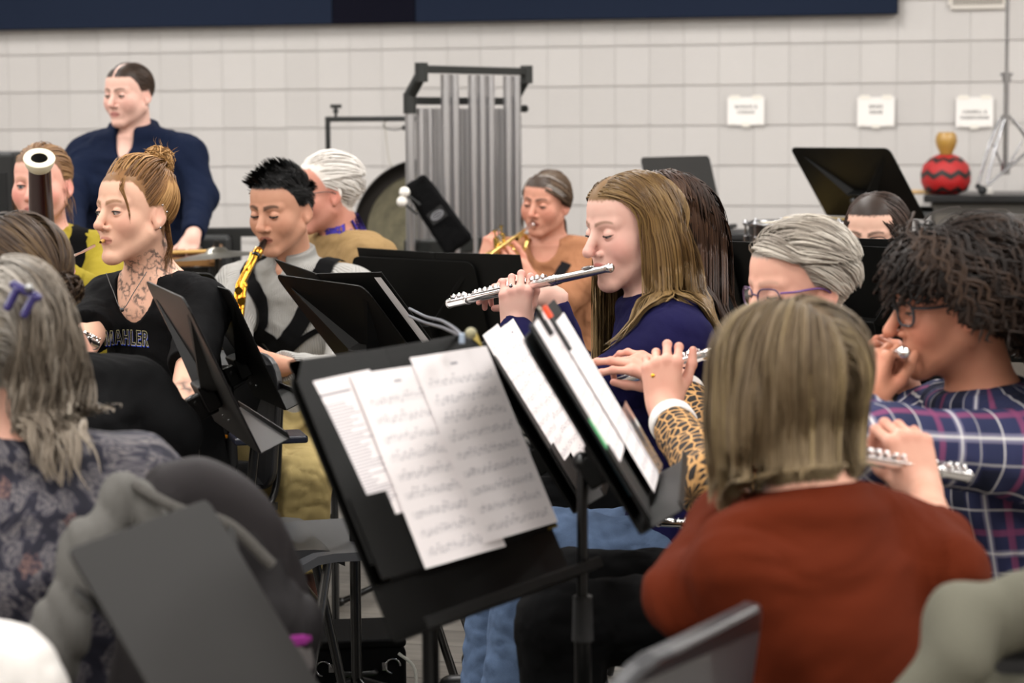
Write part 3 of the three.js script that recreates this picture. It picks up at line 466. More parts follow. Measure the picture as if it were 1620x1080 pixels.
// percussion behind the saxophonist
{ const a = P(378, 362, 8.9), o = thing('equipment_rack', 'black equipment frame standing behind the saxophonist', 'rack', V(a.x, 0, a.z), 5 * RAD); const m = mat(0x121312, .5), y = a.y;
  part('top_rail', box(.34, .035, .05, .02, y - .012, 0, .005), m, o); part('post', box(.035, y, .05, -.01, y / 2 - .02, 0, .005), m, o); part('post', box(.035, y, .05, .19, y / 2 - .02, 0, .005), m, o); part('lower_panel', box(.34, y * .78, .04, .09, y * .39, 0, .005), m, o); part('side_case', box(.12, y - .02, .3, -.09, (y - .02) / 2, 0, .02), mat(0x1a1b1b, .6), o); }
{ const a = P(300, 398, 8.1), o = thing('xylophone', 'wooden bar xylophone under the hand of the standing woman', 'xylophone', V(a.x - .45, 0, a.z), 4 * RAD); const y = a.y;
  const wm = [0x4e2f18, 0x5a371d, 0x44280f].map(c => mat(c, .4, 0, { clearcoat: .3 })); for (let i = 0; i < 22; i++) part('bar', box(.038, .022, .34 - i * .006, -.46 + i * .044, y, 0, .004), wm[i % 3], o);
  part('rail', [box(1.06, .03, .03, .02, y - .03, .15, .004), box(1.06, .03, .03, .02, y - .03, -.13, .004)], mat(0x7a5426, .5), o); part('end_block', [box(.03, .05, .36, .54, y - .01, 0, .006), box(.03, .05, .36, -.5, y - .01, 0, .006)], mat(0x6d4a24, .5), o);
  part('frame_leg', [rod(V(-.5, 0, .12), V(-.5, y, .12), .014), rod(V(-.5, 0, -.12), V(-.5, y, -.12), .014), rod(V(.54, 0, .12), V(.54, y, .12), .014), rod(V(.54, 0, -.12), V(.54, y, -.12), .014)], blackTube, o); part('resonator_panel', box(1.0, .3, .02, .02, y - .2, .1, .004), mat(0x101010, .5), o);
  const k = thing('drumstick', 'pale wooden drumstick tip sticking out past the hand on the xylophone', 'drumstick', P(318, 399, 8.0)); part('stick', [rod(V(-.16, .0, .02), V(.03, .004, 0), .007, .006), ball(V(.034, .004, 0), .008, 10)], mat(0xc09a58, .5), k); }
{ const a = P(334, 404, 7.7), o = thing('cymbal', 'thin grey cymbal edge beside the hand of the standing woman', 'cymbal', V(a.x + .02, 0, a.z)); const y = a.y; const g = lathe([[.001, .03], [.03, .025], [.04, .012], [.1, .004], [.15, -.004]], 40); g.rotateZ(.08); g.translate(0, y, 0); part('disc', g, mat(0x8d8a80, .3, .9), o); part('stand_pole', rod(V(0, 0, 0), V(0, y + .05, 0), .009), blackTube, o); part('stand_foot', [0, 1, 2].map(k => rod(V(0, .2, 0), V(Math.sin(k * 2.1) * .25, .01, Math.cos(k * 2.1) * .25), .008)), blackTube, o); }
{ const a = P(10, 240, 9.0), o = thing('loudspeaker', 'black loudspeaker cabinet at the left edge behind the bassoonist', 'loudspeaker', V(a.x - .16, 0, a.z), 6 * RAD); const y = a.y; part('cabinet', box(.42, y, .4, 0, y / 2, 0, .02), mat(0x0c0c0c, .6), o); part('grille', box(.36, y - .15, .01, 0, y / 2, .2, .01), mat(0x070707, .8), o); }
// low dark cart behind the players, and cases on the floor
{ const a = P(565, 962, 5.55), o = thing('instrument_case', 'black instrument case with handle and latches on the floor', 'case', V(a.x, 0, a.z), 8 * RAD); const cm = fabric(0x0b0b0c, .7, .0008);
  part('shell', [box(.24, .14, .26, 0, .075, -.13, .018)], cm, o); part('lid', box(.24, .022, .26, 0, .155, -.13, .01), cm, o);
  part('handle', tube([V(-.04, .09, .002), V(-.04, .09, .025), V(.04, .09, .025), V(.04, .09, .002)], .007, 24), mat(0x161616, .4), o);
  for (const s of [-1, 1]) { const r = new THREE.TorusGeometry(.018, .003, 8, 20, 4.6); r.translate(s * .085, .1, .004); part('ring', r, chrome, o); part('latch', box(.014, .022, .006, s * .065, .1, .003, .002), chrome, o); } const r2 = new THREE.TorusGeometry(.016, .003, 8, 20); r2.translate(-.01, .045, .006); part('ring', r2, chrome, o);
  part('white_cord', tube([V(.1, .13, .0), V(.135, .1, .02), V(.135, .04, .03), V(.1, .008, .03)], .004, 20), mat(0xd8d8d0, .6), o);
  const t = thing('luggage_tag', 'lime green strip lying under the black case', 'tag', V(a.x, 0, a.z), 8 * RAD); part('strip', box(.15, .006, .02, .02, .003, .035, .002), mat(0x4fd61e, .5), t); }
{ const a = P(425, 862, 6.0), o = thing('water_bottle', 'shiny metal bottle on the floor beside the khaki trousers', 'bottle', V(a.x, 0, a.z)); part('body', lathe([[0, .0], [.034, .002], [.036, .01], [.036, .12], [.026, .15]], 24), steel, o); part('cap', lathe([[.026, .15], [.026, .185], [0, .187]], 20), mat(0x8a6a48, .5), o); }
{ const a = P(447, 875, 5.9), o = thing('cloth_case', 'purple cloth case on the floor beside the khaki trousers', 'case', V(a.x, 0, a.z), .3); part('pouch', box(.13, .05, .09, 0, .06, 0, .02), fabric(0x3a2a78, .9), o); part('base_pad', box(.14, .035, .1, 0, .0175, 0, .01), fabric(0x1c1834, .9), o); part('zip', box(.12, .004, .004, 0, .062, .046), chrome, o); }
// ------------------------------------------------------------------ people: one field for the body, clothes grown over it
const tri = (pts, t) => { for (let i = 1; i < pts.length; i++) if (t <= pts[i][0]) { const k = clamp((t - pts[i - 1][0]) / (pts[i][0] - pts[i - 1][0]), 0, 1), s = k * k * (3 - 2 * k); return pts[i - 1].map((v, j) => mix(v, pts[i][j], s)); } return pts[pts.length - 1]; };
function headField(o) {
  const { fat = 0, jaw = 1, nose = 1, noseW = 1, chin = 1, lid = 10, lip = 1, brow = 1, ear = 1 } = o, F = [];
  const cran = ell(V(0, .034, -.014), .0745 + fat * .3, .083, .096), face = ell(V(0, -.028, .022), .061 + fat, .086, .065);
  const skull = uni(.03, cran, face, ell(V(0, .05, .03), .058, .05, .05));
  const jawL = uni(.025, cone(V(.047 * jaw + fat, -.05, .0), V(.016, -.1 * chin, .064), .02, .013), cone(V(-.047 * jaw - fat, -.05, 0), V(-.016, -.1 * chin, .064), .02, .013), ell(V(0, -.1 * chin, .07), .018, .015, .015));
  const cheek = [1, -1].map(s => ell(V(s * .038, -.027, .053), .024 + fat, .025 + fat, .024)), browE = [1, -1].map(s => cone(V(s * .012, .020, .081), V(s * .045, .022, .066), .0085 * brow, .007 * brow));
  const bridge = cone(V(0, .014, .081), V(0, -.028, .081 + .025 * nose), .0078, .0105 * noseW), tip = ell(V(0, -.0335, .083 + .025 * nose), .0115 * noseW, .0095, .0105), alae = [1, -1].map(s => ell(V(s * .0125 * noseW, -.0375, .0905), .0078, .0068, .0095));
  const lipU = ell(V(0, -.0625, .0805), .0215 * lip, .0055, .0085), lipD = ell(V(0, -.0735, .079), .0175 * lip, .0065, .0085), muzzle = ell(V(0, -.064, .068), .032, .024, .02);
  const sock = [1, -1].map(s => ell(V(s * .033, .001, .0965), .022, .0135, .0185)), lids = [1, -1].map(s => { const c = V(s * .032, .0, .0725), top = ell(c, .0143, .0143, .0143), bot = ell(c, .0137, .0137, .0137), a = lid * RAD, ca = Math.cos(a), sa = Math.sin(a), b = -28 * RAD, cb = Math.cos(b), sb = Math.sin(b);
    return (x, y, z) => Math.min(smax(top(x, y, z), -((y - c.y) * ca - (z - c.z) * sa), .002), smax(bot(x, y, z), (y - c.y) * cb - (z - c.z) * sb, .002)); });
  const nostril = [1, -1].map(s => ell(V(s * .0065 * noseW, -.045, .0945), .0036, .004, .005));
  const qe = s => new THREE.Quaternion().setFromEuler(new THREE.Euler(-.15, s * -.45, s * .12)), ears = ear ? [1, -1].map(s => { const c = V(s * (.0765 + fat * .3), -.006, -.014), e = ell(c, .0075, .031, .0185, qe(s)), h = ell(c.clone().add(V(s * .0065, .002, .004)), .006, .019, .0095, qe(s)), lobe = ell(c.clone().add(V(-s * .001, -.026, .006)), .006, .0085, .007); return (x, y, z) => smin(smax(e(x, y, z), -h(x, y, z), .004), lobe(x, y, z), .006); }) : [];
  return (x, y, z) => {
    let d = skull(x, y, z);
    if (d > .07) return d - .03;
    d = smin(d, jawL(x, y, z), .022);
    if (z > .02) {
      for (const c of cheek) d = smin(d, c(x, y, z), .025); for (const b of browE) d = smin(d, b(x, y, z), .014);
      d = smin(d, muzzle(x, y, z), .015);
      for (const k of sock) d = smax(d, -k(x, y, z), .014);
      d = smin(d, bridge(x, y, z), .011); d = smin(d, tip(x, y, z), .007); for (const a of alae) d = smin(d, a(x, y, z), .005);
      d = smin(d, lipU(x, y, z), .005); d = smin(d, lipD(x, y, z), .005);
      for (const n of nostril) d = smax(d, -n(x, y, z), .003);
      for (const l of lids) d = smin(d, l(x, y, z), .003);
    }
    for (const e of ears) d = smin(d, e(x, y, z), .005);
    return d;
  };
}
const HAIRLINE = [[-.12, -.075], [-.055, -.06], [-.035, -.04], [-.02, .012], [.012, .012], [.03, .042], [.05, .068], [.12, .072]];
function hairY(z, lift = 0) { let a = HAIRLINE[0]; for (const b of HAIRLINE) { if (z <= b[0]) { const t = clamp((z - a[0]) / (b[0] - a[0] || 1), 0, 1); return mix(a[1], b[1], t) + lift * sst(-.03, .04, z); } a = b; } return a[1] + lift; }
function skinPaint(o) {      // colours that belong to skin: lips, blush, brows, scalp under hair
  const base = lin(o.skin), blush = lin(o.blush || '#c4756a'), lipc = lin(o.lips || '#b0706a'), browc = lin(o.brows || '#4a3a2c'), scalp = lin(o.scalp || o.hair || '#40301f'), bl = o.blushK ?? .55;
  return (x, y, z) => {
    let c = lerp3(base, blush, clamp(.08 + .10 * fbm(x * 40, y * 40, z * 40), 0, .3));
    const ax = Math.abs(x), g = (cx, cy, cz, s) => Math.exp(-((ax - cx) ** 2 + (y - cy) ** 2 + (z - cz) ** 2) / (s * s));
    c = lerp3(c, blush, clamp(bl * g(.042, -.03, .062, .026) + .7 * bl * g(0, -.034, .105, .018) + .6 * bl * g(.08, -.008, -.014, .03) + .3 * bl * g(0, -.105, .075, .02), 0, .85));
    if (z > .05) { const lw = .0225 * (o.lip || 1), ly = y + .0672, th = .0105 * Math.sqrt(Math.max(0, 1 - (x / lw) ** 2)); if (ax < lw) c = lerp3(c, lipc, .85 * sst(th + .0016, th - .0016, Math.abs(ly))); c = lerp3(c, [lipc[0] * .25, lipc[1] * .16, lipc[2] * .16], ax < lw ? .75 * Math.exp(-((ly / .0016) ** 2)) : 0);
      const bt = (ax - .011) / .037; if (bt > -.15 && bt < 1.1) { const by = .0215 + .008 * Math.sin(clamp(bt, 0, 1) * 2.2) - .004 * bt, w = mix(.0052, .0026, clamp(bt, 0, 1)) * (o.browW || 1); c = lerp3(c, browc, (o.browK ?? .8) * sst(w + .002, w - .002, Math.abs(y - by)) * sst(-.15, .05, bt) * sst(1.1, .95, bt)); } }
    if (!o.bald) { const hy = hairY(z, o.hairLift || 0), k = sst(-.004, .004, y - hy + .004 * noise(x * 120, y * 120, z * 120)); if (y > -.1 && !(o.partLine && Math.abs(x - .002) < .0035 && z > -.01)) c = lerp3(c, scalp, k); }
    if (o.paint) c = o.paint(c, x, y, z);
    return c;
  };
}
function handField(h) {     // h: wrist, dir, back (normal), side +1 left / -1 right, curl, spread, thumb
  const D = h.dir.clone().normalize(), N = h.back.clone().addScaledVector(D, -h.back.dot(D)).normalize(), T = new THREE.Vector3().crossVectors(D, N).multiplyScalar(h.side), k = h.k || 1, W = h.wrist;
  const at = (d, t, n) => W.clone().addScaledVector(D, d * k).addScaledVector(T, t * k).addScaledVector(N, n * k);
  const fl = [[.040, .025, .021], [.045, .029, .022], [.042, .027, .021], [.032, .020, .018]], kn = [[.090, .028], [.094, .008], [.089, -.012], [.080, -.030]], rad = [.0088, .0090, .0086, .0076], pal = [], fing = [], pts = [V(W.x, W.y, W.z)], nails = [];
  kn.forEach(([d, t], i) => {
    const K = at(d, t, 0), b = at(.012, t * .55, -.002); pal.push(cone(b, K, .0135 * k, .0112 * k)); pts.push(K);
    const c = h.curl[i] || h.curl[0], sp = ((h.spread ?? 5) * (1.2 - i) + (h.fan ? h.fan[i] : 0)) * RAD; let p = K, th = 0; const D1 = D.clone().multiplyScalar(Math.cos(sp)).addScaledVector(T, Math.sin(sp));
    for (let j = 0; j < 3; j++) { th += c[j] * RAD; const q = p.clone().addScaledVector(D1, Math.cos(th) * fl[i][j] * k).addScaledVector(N, -Math.sin(th) * fl[i][j] * k); const r0 = rad[i] * k * (1 - .09 * j), r1 = rad[i] * k * (1 - .09 * (j + 1)); fing.push([i, cone(p, q, r0, r1), ell(p, r0 * 1.06, r0 * 1.06, r0 * 1.06)]); p = q; pts.push(q); }
  });
  pal.push(cone(at(.02, .02, -.008), at(.055, .018, -.008), .0145 * k, .011 * k)); pal.push(cone(at(.02, -.02, -.006), at(.06, -.024, -.006), .0135 * k, .011 * k)); pal.push(cone(at(-.03, 0, 0), at(.015, 0, 0), .0235 * k, .0215 * k));
  const tc = h.thumb || [.55, .75, -.35, .1], tb = at(.022, .022, -.010); const td = D.clone().multiplyScalar(tc[1]).addScaledVector(T, tc[0]).addScaledVector(N, tc[2]).normalize(), te = D.clone().multiplyScalar(1).addScaledVector(T, tc[3]).addScaledVector(N, tc[2] * .6).normalize();
  const t1 = tb.clone().addScaledVector(td, .043 * k), t2 = t1.clone().addScaledVector(td, .018 * k).addScaledVector(te, .016 * k), t3 = t2.clone().addScaledVector(te, .027 * k); pts.push(t1, t2, t3);
  const thumb = [cone(tb, t1, .0142 * k, .0108 * k), cone(t1, t2, .0104 * k, .0095 * k), cone(t2, t3, .0096 * k, .0078 * k)];
  const bb = new THREE.Box3().setFromPoints(pts).expandByScalar(.022), ctr = bb.getCenter(V(0, 0, 0)), rad0 = bb.getSize(V(0, 0, 0)).length() / 2;
  const f = (x, y, z) => { const far = Math.hypot(x - ctr.x, y - ctr.y, z - ctr.z) - rad0; if (far > .06) return far;
    let d = pal[0](x, y, z); for (let i = 1; i < pal.length; i++) d = smin(d, pal[i](x, y, z), .014);
    let t = thumb[0](x, y, z); t = smin(t, thumb[1](x, y, z), .006); t = smin(t, thumb[2](x, y, z), .006); d = smin(d, t, .012);
    const fd = [9, 9, 9, 9]; for (const [i, a, b] of fing) fd[i] = smin(smin(fd[i], a(x, y, z), .004), b(x, y, z), .003); let m = fd[0]; for (let i = 1; i < 4; i++) m = smin(m, fd[i], .0022); return smin(d, m, .007); };
  const knuck = pts.slice(1);
  return { f, bb, pts: knuck };
}
function ik(S, W, l1, l2, pole) { const d = W.clone().sub(S); let L = d.length(); if (L > (l1 + l2) * .985) { const k = L / ((l1 + l2) * .985); l1 *= k; l2 *= k; } const u = d.clone().normalize(), a = (l1 * l1 - l2 * l2 + L * L) / (2 * L), h = Math.sqrt(Math.max(0, l1 * l1 - a * a)), q = pole.clone().addScaledVector(u, -pole.dot(u)).normalize(); return S.clone().addScaledVector(u, a).addScaledVector(q, h); }
const skinMat = () => new THREE.MeshPhysicalMaterial({ vertexColors: true, color: 0xffffff, roughness: .5, specularIntensity: .5, sheen: .25, sheenRoughness: .5, sheenColor: col('#8a4a40'), side: THREE.DoubleSide });
const SKIN = skinMat(), eyeWhite = new THREE.MeshPhysicalMaterial({ vertexColors: true, roughness: .15, side: THREE.DoubleSide }), lashMat = mat(0x17100c, .7), shoeMat = mat(0x0c0c0c, .4);

function person(s) {
  const H = P(...s.at), yawB = s.yaw * RAD, F = V(Math.sin(yawB), 0, Math.cos(yawB)), lean = s.lean ?? .07, base = H.clone().addScaledVector(F, -lean); base.y = 0;
  if (s.side) base.addScaledVector(V(Math.cos(yawB), 0, -Math.sin(yawB)), s.side);
  const root = thing('person', s.label, 'person', base, yawB, s.group);
  const toL = w => w.clone().sub(base).applyAxisAngle(V(0, 1, 0), -yawB), dirL = w => w.clone().applyAxisAngle(V(0, 1, 0), -yawB), LP = (x, y, z) => toL(P(x, y, z));
  const ho = s.head || {}, hs = ho.size || 1, hc = toL(H), hq = new THREE.Quaternion().setFromEuler(new THREE.Euler((ho.pitch || 0) * RAD, ((ho.yaw ?? s.yaw) - s.yaw) * RAD, (ho.roll || 0) * RAD, 'YXZ'));
  const hm = new THREE.Matrix4().compose(hc, hq, V(hs, hs, hs)), hi = hm.clone().invert(), e = hi.elements, hf = headField(ho), inv = 1 / hs;
  const headL = (x, y, z) => [e[0] * x + e[4] * y + e[8] * z + e[12], e[1] * x + e[5] * y + e[9] * z + e[13], e[2] * x + e[6] * y + e[10] * z + e[14]];
  const headD = (x, y, z) => { const far = Math.hypot(x - hc.x, y - hc.y, z - hc.z) - .19 * hs; if (far > .05) return far; return hf(e[0] * x + e[4] * y + e[8] * z + e[12], e[1] * x + e[5] * y + e[9] * z + e[13], e[2] * x + e[6] * y + e[10] * z + e[14]) * hs; };
  const bw = s.build || 1, bd = s.depth || bw, stand = !!s.standing, hipY = stand ? .93 : (s.hipY || .53), hp = V(0, hipY, stand ? 0 : -.04), nTop = V(0, -.055, -.02).applyMatrix4(hm), nb = V(mix(hc.x, 0, .3), hc.y - (s.neck || .172) * hs, mix(hc.z, 0, .25) - .045), nr = s.neckR || .054;
  const tw = (s.twist || 0) * RAD, shW = (s.shoulder || .175), sh = [1, -1].map(k => V(nb.x + k * shW * Math.cos(tw), nb.y - .055 + (s.shrug ? s.shrug[k > 0 ? 0 : 1] : 0), nb.z - .005 - k * shW * Math.sin(tw)));
  const neckD = uni(.02, cone(nTop, nb, nr, nr * 1.06), cone(nb, nb.clone().add(V(0, -.06, -.0)), nr * 1.06, nr * 1.25));
  const prof = [[0, .175, .128], [.3, .152, .112], [.6, .163, .122], [.82, .168, .105], [1, .10, .075]], bow = s.bow ?? .015, bust = s.bust ? [1, -1].map(k => ell(V(nb.x * .6 + k * .068, mix(hp.y, nb.y, .63), mix(hp.z, nb.z, .63) + .085 * bd), .066, .062, .056 * s.bust)) : [];
  const torsoRaw = (x, y, z) => { const t = clamp((y - hp.y) / (nb.y - hp.y), 0, 1), q = tri(prof, t), cx = mix(hp.x, nb.x, t), cz = mix(hp.z, nb.z, t) - bow * Math.sin(3.14 * t); const c = Math.cos(tw * t), n = Math.sin(tw * t), dx = x - cx, dz = z - cz, X = c * dx - n * dz, Z = n * dx + c * dz, rx = q[1] * bw, rz = q[2] * bd; let d = (Math.sqrt((X / rx) ** 2 + (Z / rz) ** 2) - 1) * Math.min(rx, rz); const dy = Math.max(hp.y - .09 - y, y - nb.y - .005); return dy > 0 ? Math.hypot(Math.max(d, 0), dy) : Math.max(d, dy); };
  const shD = uni(.04, cone(nb.clone().add(V(0, -.035, 0)), sh[0], .052, .056 * bw), cone(nb.clone().add(V(0, -.035, 0)), sh[1], .052, .056 * bw));
  const torsoD = (x, y, z) => { let d = smin(torsoRaw(x, y, z), shD(x, y, z), .06); for (const b of bust) d = smin(d, b(x, y, z), .04); return d; };
  // arms
  const arms = ['left', 'right'].map((nm, i) => { const a = (s.arms && s.arms[nm]) || {}, k = i ? -1 : 1, S = sh[i], W = a.wrist ? (a.wrist.isVector3 ? toL(a.wrist) : LP(...a.wrist)) : V(k * .13, .62, .33), pole = a.pole ? V(...a.pole) : V(k * .6, -1, -.1), E = a.elbow ? LP(...a.elbow) : ik(S, W, (a.l1 || .285), (a.l2 || .25), pole), ar = a.r || s.armR || 1; return { nm, i, k, S, E, W, a, ar, d: uni(.02, cone(S, E, .05 * ar, .039 * ar), cone(E, E.clone().lerp(W, .3), .041 * ar, .042 * ar), cone(E.clone().lerp(W, .3), W, .042 * ar, .0265)) }; });
  const hands = arms.map(m => { const h = m.a.hand || {}, fw = m.W.clone().sub(m.E).normalize(), D = h.dir ? dirL(V(...h.dir)).normalize() : fw, N = h.back ? dirL(V(...h.back)) : V(0, 1, 0); return h.none ? null : handField({ wrist: m.W, dir: D, back: N, side: m.k, curl: h.curl || [[30, 40, 25], [32, 45, 25], [35, 45, 25], [38, 45, 25]], spread: h.spread, fan: h.fan, thumb: h.thumb, k: h.k || (s.handK || .95) }); });
  // legs
  const legs = [1, -1].map((k, i) => { const l = (s.legs && s.legs[i]) || {}, hip = V(k * .095 * bw, hp.y - .02, .03), kn = l.knee ? LP(...l.knee) : stand ? V(k * .1, .5, .02) : V(k * .13, .50, .44), an = l.ankle ? LP(...l.ankle) : stand ? V(k * .1, .09, -.01) : V(k * .13, .09, .42); return { k, hip, kn, an, d: uni(.03, cone(hip, kn, .084 * bw, .056), cone(kn, kn.clone().lerp(an, .3), .055, .054), cone(kn.clone().lerp(an, .3), an, .054, .036)) }; });
  const bodyD = (x, y, z) => { let d = torsoD(x, y, z); for (const m of arms) d = smin(d, m.d(x, y, z), .03); for (const l of legs) d = smin(d, l.d(x, y, z), .04); return d; };
  const skinD = (x, y, z) => { let d = smin(bodyD(x, y, z), neckD(x, y, z), .045); d = smin(d, headD(x, y, z), .022); hands.forEach(h => { if (h) d = smin(d, h.f(x, y, z), .014); }); return d; };
  if (s.inkAt) { s.inkAt.nb = nb; s.inkAt.E = arms[0].E; }
  // skin: fine grids for head and hands, coarse for what clothes cover
  const cell = s.cell || .0032, hb = new THREE.Box3(V(hc.x - .135 * hs, nb.y - (s.chestFine || .03), hc.z - .145 * hs), V(hc.x + .135 * hs, hc.y + .135 * hs, hc.z + .145 * hs)), fine = [hb], meshes = [], fineF = [(x, y, z) => smin(smin(torsoD(x, y, z), neckD(x, y, z), .045), headD(x, y, z), .022)];
  hb.expandByPoint(nb.clone().add(V(.07, 0, .07))); hb.expandByPoint(nb.clone().add(V(-.07, 0, -.07)));
  hands.forEach((h, i) => { if (h) { if (!(s.hideHands || '').includes('lr'[i])) { const b = h.bb.clone(); b.expandByPoint(arms[i].W.clone().lerp(arms[i].E, .3)); b.expandByScalar(.012); fine.push(b); fineF.push((x, y, z) => smin(arms[i].d(x, y, z), h.f(x, y, z), .014)); } } });
  const inFine = (x, y, z) => { for (const b of fine) if (x > b.min.x + .008 && x < b.max.x - .008 && y > b.min.y + .008 && y < b.max.y - .008 && z > b.min.z + .008 && z < b.max.z - .008) return true; return false; };
  const all = new THREE.Box3().setFromPoints([hp, nb, hc, ...arms.flatMap(m => [m.S, m.E, m.W]), ...legs.flatMap(l => [l.kn, l.an])]).expandByScalar(.25);
  meshes.push(polygonize(skinD, all.min, all.max, .016, inFine));
  fine.forEach((b, i) => meshes.push(polygonize(fineF[i], b.min, b.max, i ? (s.handCell || .0036) : cell)));
  const hp_ = skinPaint({ ...ho, skin: s.skin, hair: s.hairColor }), skinBase = lin(s.skin), redd = lin(ho.blush || '#c4756a'), tips = hands.flatMap(h => h ? h.pts : []);
  const g = geom(joinMeshes(meshes), { color: (x, y, z, nx, ny, nz) => { const l = headL(x, y, z); let c; if (l[1] > -.135 && Math.hypot(...l) < .17) c = hp_(l[0], l[1], l[2]); else { let r = 0; for (const t of tips) { const q = (x - t.x) ** 2 + (y - t.y) ** 2 + (z - t.z) ** 2; r = Math.max(r, Math.exp(-q / .00018)); } c = lerp3(skinBase, redd, clamp(.1 + .45 * r + .1 * fbm(x * 35, y * 35, z * 35), 0, .7)); } if (s.ink) c = s.ink(c, x, y, z, l); return c; } });
  const body = part('body', g, SKIN, root);
  // eyes
  if (!s.noEyes) for (const k of [1, -1]) {
    const c = V(k * .032, .0, .0725), r = .0128, eg = new THREE.SphereGeometry(r, 24, 18), gz = V(...(ho.gaze || [0, -.1, 1])).normalize(), ir = lin(ho.iris || '#4a3524'), p = eg.attributes.position, cc = new Float32Array(p.count * 3);
    for (let i = 0; i < p.count; i++) { const a = V(p.getX(i), p.getY(i), p.getZ(i)).normalize().angleTo(gz), q = a < .2 ? [.008, .008, .008] : a < .5 ? ir : lerp3([.40, .36, .33], [.36, .22, .19], sst(.5, 1.1, a)); cc.set(q, i * 3); }
    eg.setAttribute('color', new THREE.BufferAttribute(cc, 3)); eg.translate(c.x, c.y, c.z); eg.applyMatrix4(hm); part('eye', eg, eyeWhite, root);
    const la = (ho.lid ?? 10) * RAD, pts = []; for (let q = -5; q <= 5; q++) { const az = q * 13 * RAD, R = .0152; pts.push(V(c.x + R * Math.sin(az), c.y + R * Math.sin(la) * Math.cos(az) - .0006, c.z + R * Math.cos(la) * Math.cos(az))); }
    const lg = tube(pts, .0014 * (ho.lash || 1), 16, 5); lg.applyMatrix4(hm); part('eyelashes', lg, lashMat, root);
  }
  // clothes
  const bones = [[hp, nb, .16]], addBone = (a, b, r) => bones.push([a, b, r]); arms.forEach(m => { addBone(m.S, m.E, .05); addBone(m.E, m.W, .042); }); legs.forEach(l => { addBone(l.hip, l.kn, .08); addBone(l.kn, l.an, .055); });
  const bd_ = bones.map(([a, b, r], i) => { const ax = b.clone().sub(a).normalize(), ref = Math.abs(ax.z) > .8 ? V(0, 1, 0) : V(0, 0, -1), e1 = ref.clone().addScaledVector(ax, -ref.dot(ax)).normalize(), e2 = new THREE.Vector3().crossVectors(ax, e1); return { a, b, ax, e1, e2, r, c: cone(a, b, r, r) }; });
  const region = (x, y, z) => { let k = 0, m = 9; bd_.forEach((b, i) => { const d = b.c(x, y, z) - (i ? 0 : .02); if (d < m) { m = d; k = i; } }); return k; }, uvOf = (i, x, y, z) => { const b = bd_[i], p = V(x, y, z).sub(b.a), u = Math.atan2(p.dot(b.e2), p.dot(b.e1)) * b.r; return [u, p.dot(b.ax), 6.28318 * b.r]; };
  let topD = null;
  if (s.top) {
    const t = s.top, off = t.off ?? .012, loose = t.loose ?? .012, sl = t.sleeve ?? 1.93, amp = t.wrinkle ?? .005, fr = t.freq || 14;
    const sleeves = arms.map((m, i) => { const L = t.sleeves ? t.sleeves[i] : sl; const pts = []; let f;
      if (L <= 1) { const q = m.S.clone().lerp(m.E, L); f = cutPlane(cone(m.S, q.clone().addScaledVector(m.E.clone().sub(m.S).normalize(), .02), .05 * m.ar + off + .004, .045 * m.ar + loose + .006), q, m.E.clone().sub(m.S).normalize()); }
      else { const q = m.E.clone().lerp(m.W, L - 1), ax = m.W.clone().sub(m.E).normalize(); f = uni(.03, cone(m.S, m.E, .05 * m.ar + off + .004, .041 * m.ar + loose), cutPlane(cone(m.E, q.clone().addScaledVector(ax, .02), .042 * m.ar + loose, mix(.042, .027, L - 1) + (t.cuff ?? .008)), q, ax)); }
      return f; });
    const hem = t.hem ?? (hp.y - .05), colr = nb.clone().sub(nTop).normalize().negate(), cr = nr + (t.collarR ?? .012), ch = t.collar || 0, cTop = nb.clone().addScaledVector(colr, ch), ring = ch ? cutPlane(cone(nb.clone().addScaledVector(colr, -.03), cTop.clone().addScaledVector(colr, .03), cr + .012, cr), cTop, colr, .006) : null;
    const holeR = nr + (t.neckGap ?? .003), hole = cone(nTop.clone().addScaledVector(colr, .05), nb, holeR, holeR), scoops = (t.scoop || []).map(([x, y, z, a, b, c]) => ell(nb.clone().add(V(x, y, z)), a, b, c));
    topD = (x, y, z) => { let d = torsoD(x, y, z) - off; const far = d; for (const f of sleeves) d = smin(d, f(x, y, z), .035);
      if (d < .03 && amp) { const ya = y * fr * .75 + x * 3; d += amp * fbm(x * fr + 3 * noise(x * 4, y * 4, z * 4), ya, z * fr) + amp * .5 * (1 - 2 * Math.abs(noise(x * fr * .7 + 9, ya * 1.6, z * fr * .7))); }
      if (!ring) d = smax(d, -hole(x, y, z), .012); else d = smin(d, ring(x, y, z), .018);
      for (const k of scoops) d = smax(d, -k(x, y, z), .006);
      return smax(d, hem - y, .01); };
    const mg = polygonize(topD, all.min, all.max, t.cell || .009); part(t.name || 'sweater', geom(mg, { region, uvOf }), t.mat, root);
    if (t.cuffMat) arms.forEach((m, i) => { const L = (t.sleeves ? t.sleeves[i] : sl) - 1, q = m.E.clone().lerp(m.W, L), ax = m.W.clone().sub(m.E).normalize(), r0 = mix(.042, .027, L) + (t.cuff ?? .008) + .003, len = t.cuffLen || .03; const f0 = cone(q.clone().addScaledVector(ax, -.02), q.clone().addScaledVector(ax, len + .03), r0, r0), f = (x, y, z) => smax(smax(f0(x, y, z), (x - q.x) * ax.x + (y - q.y) * ax.y + (z - q.z) * ax.z - len * .6, .006), -((x - q.x) * ax.x + (y - q.y) * ax.y + (z - q.z) * ax.z) - len * .5, .006); const b = new THREE.Box3().setFromCenterAndSize(q, V(.16, .16, .16)); part('cuff', geom(polygonize(f, b.min, b.max, .005)), t.cuffMat, root); });
  }
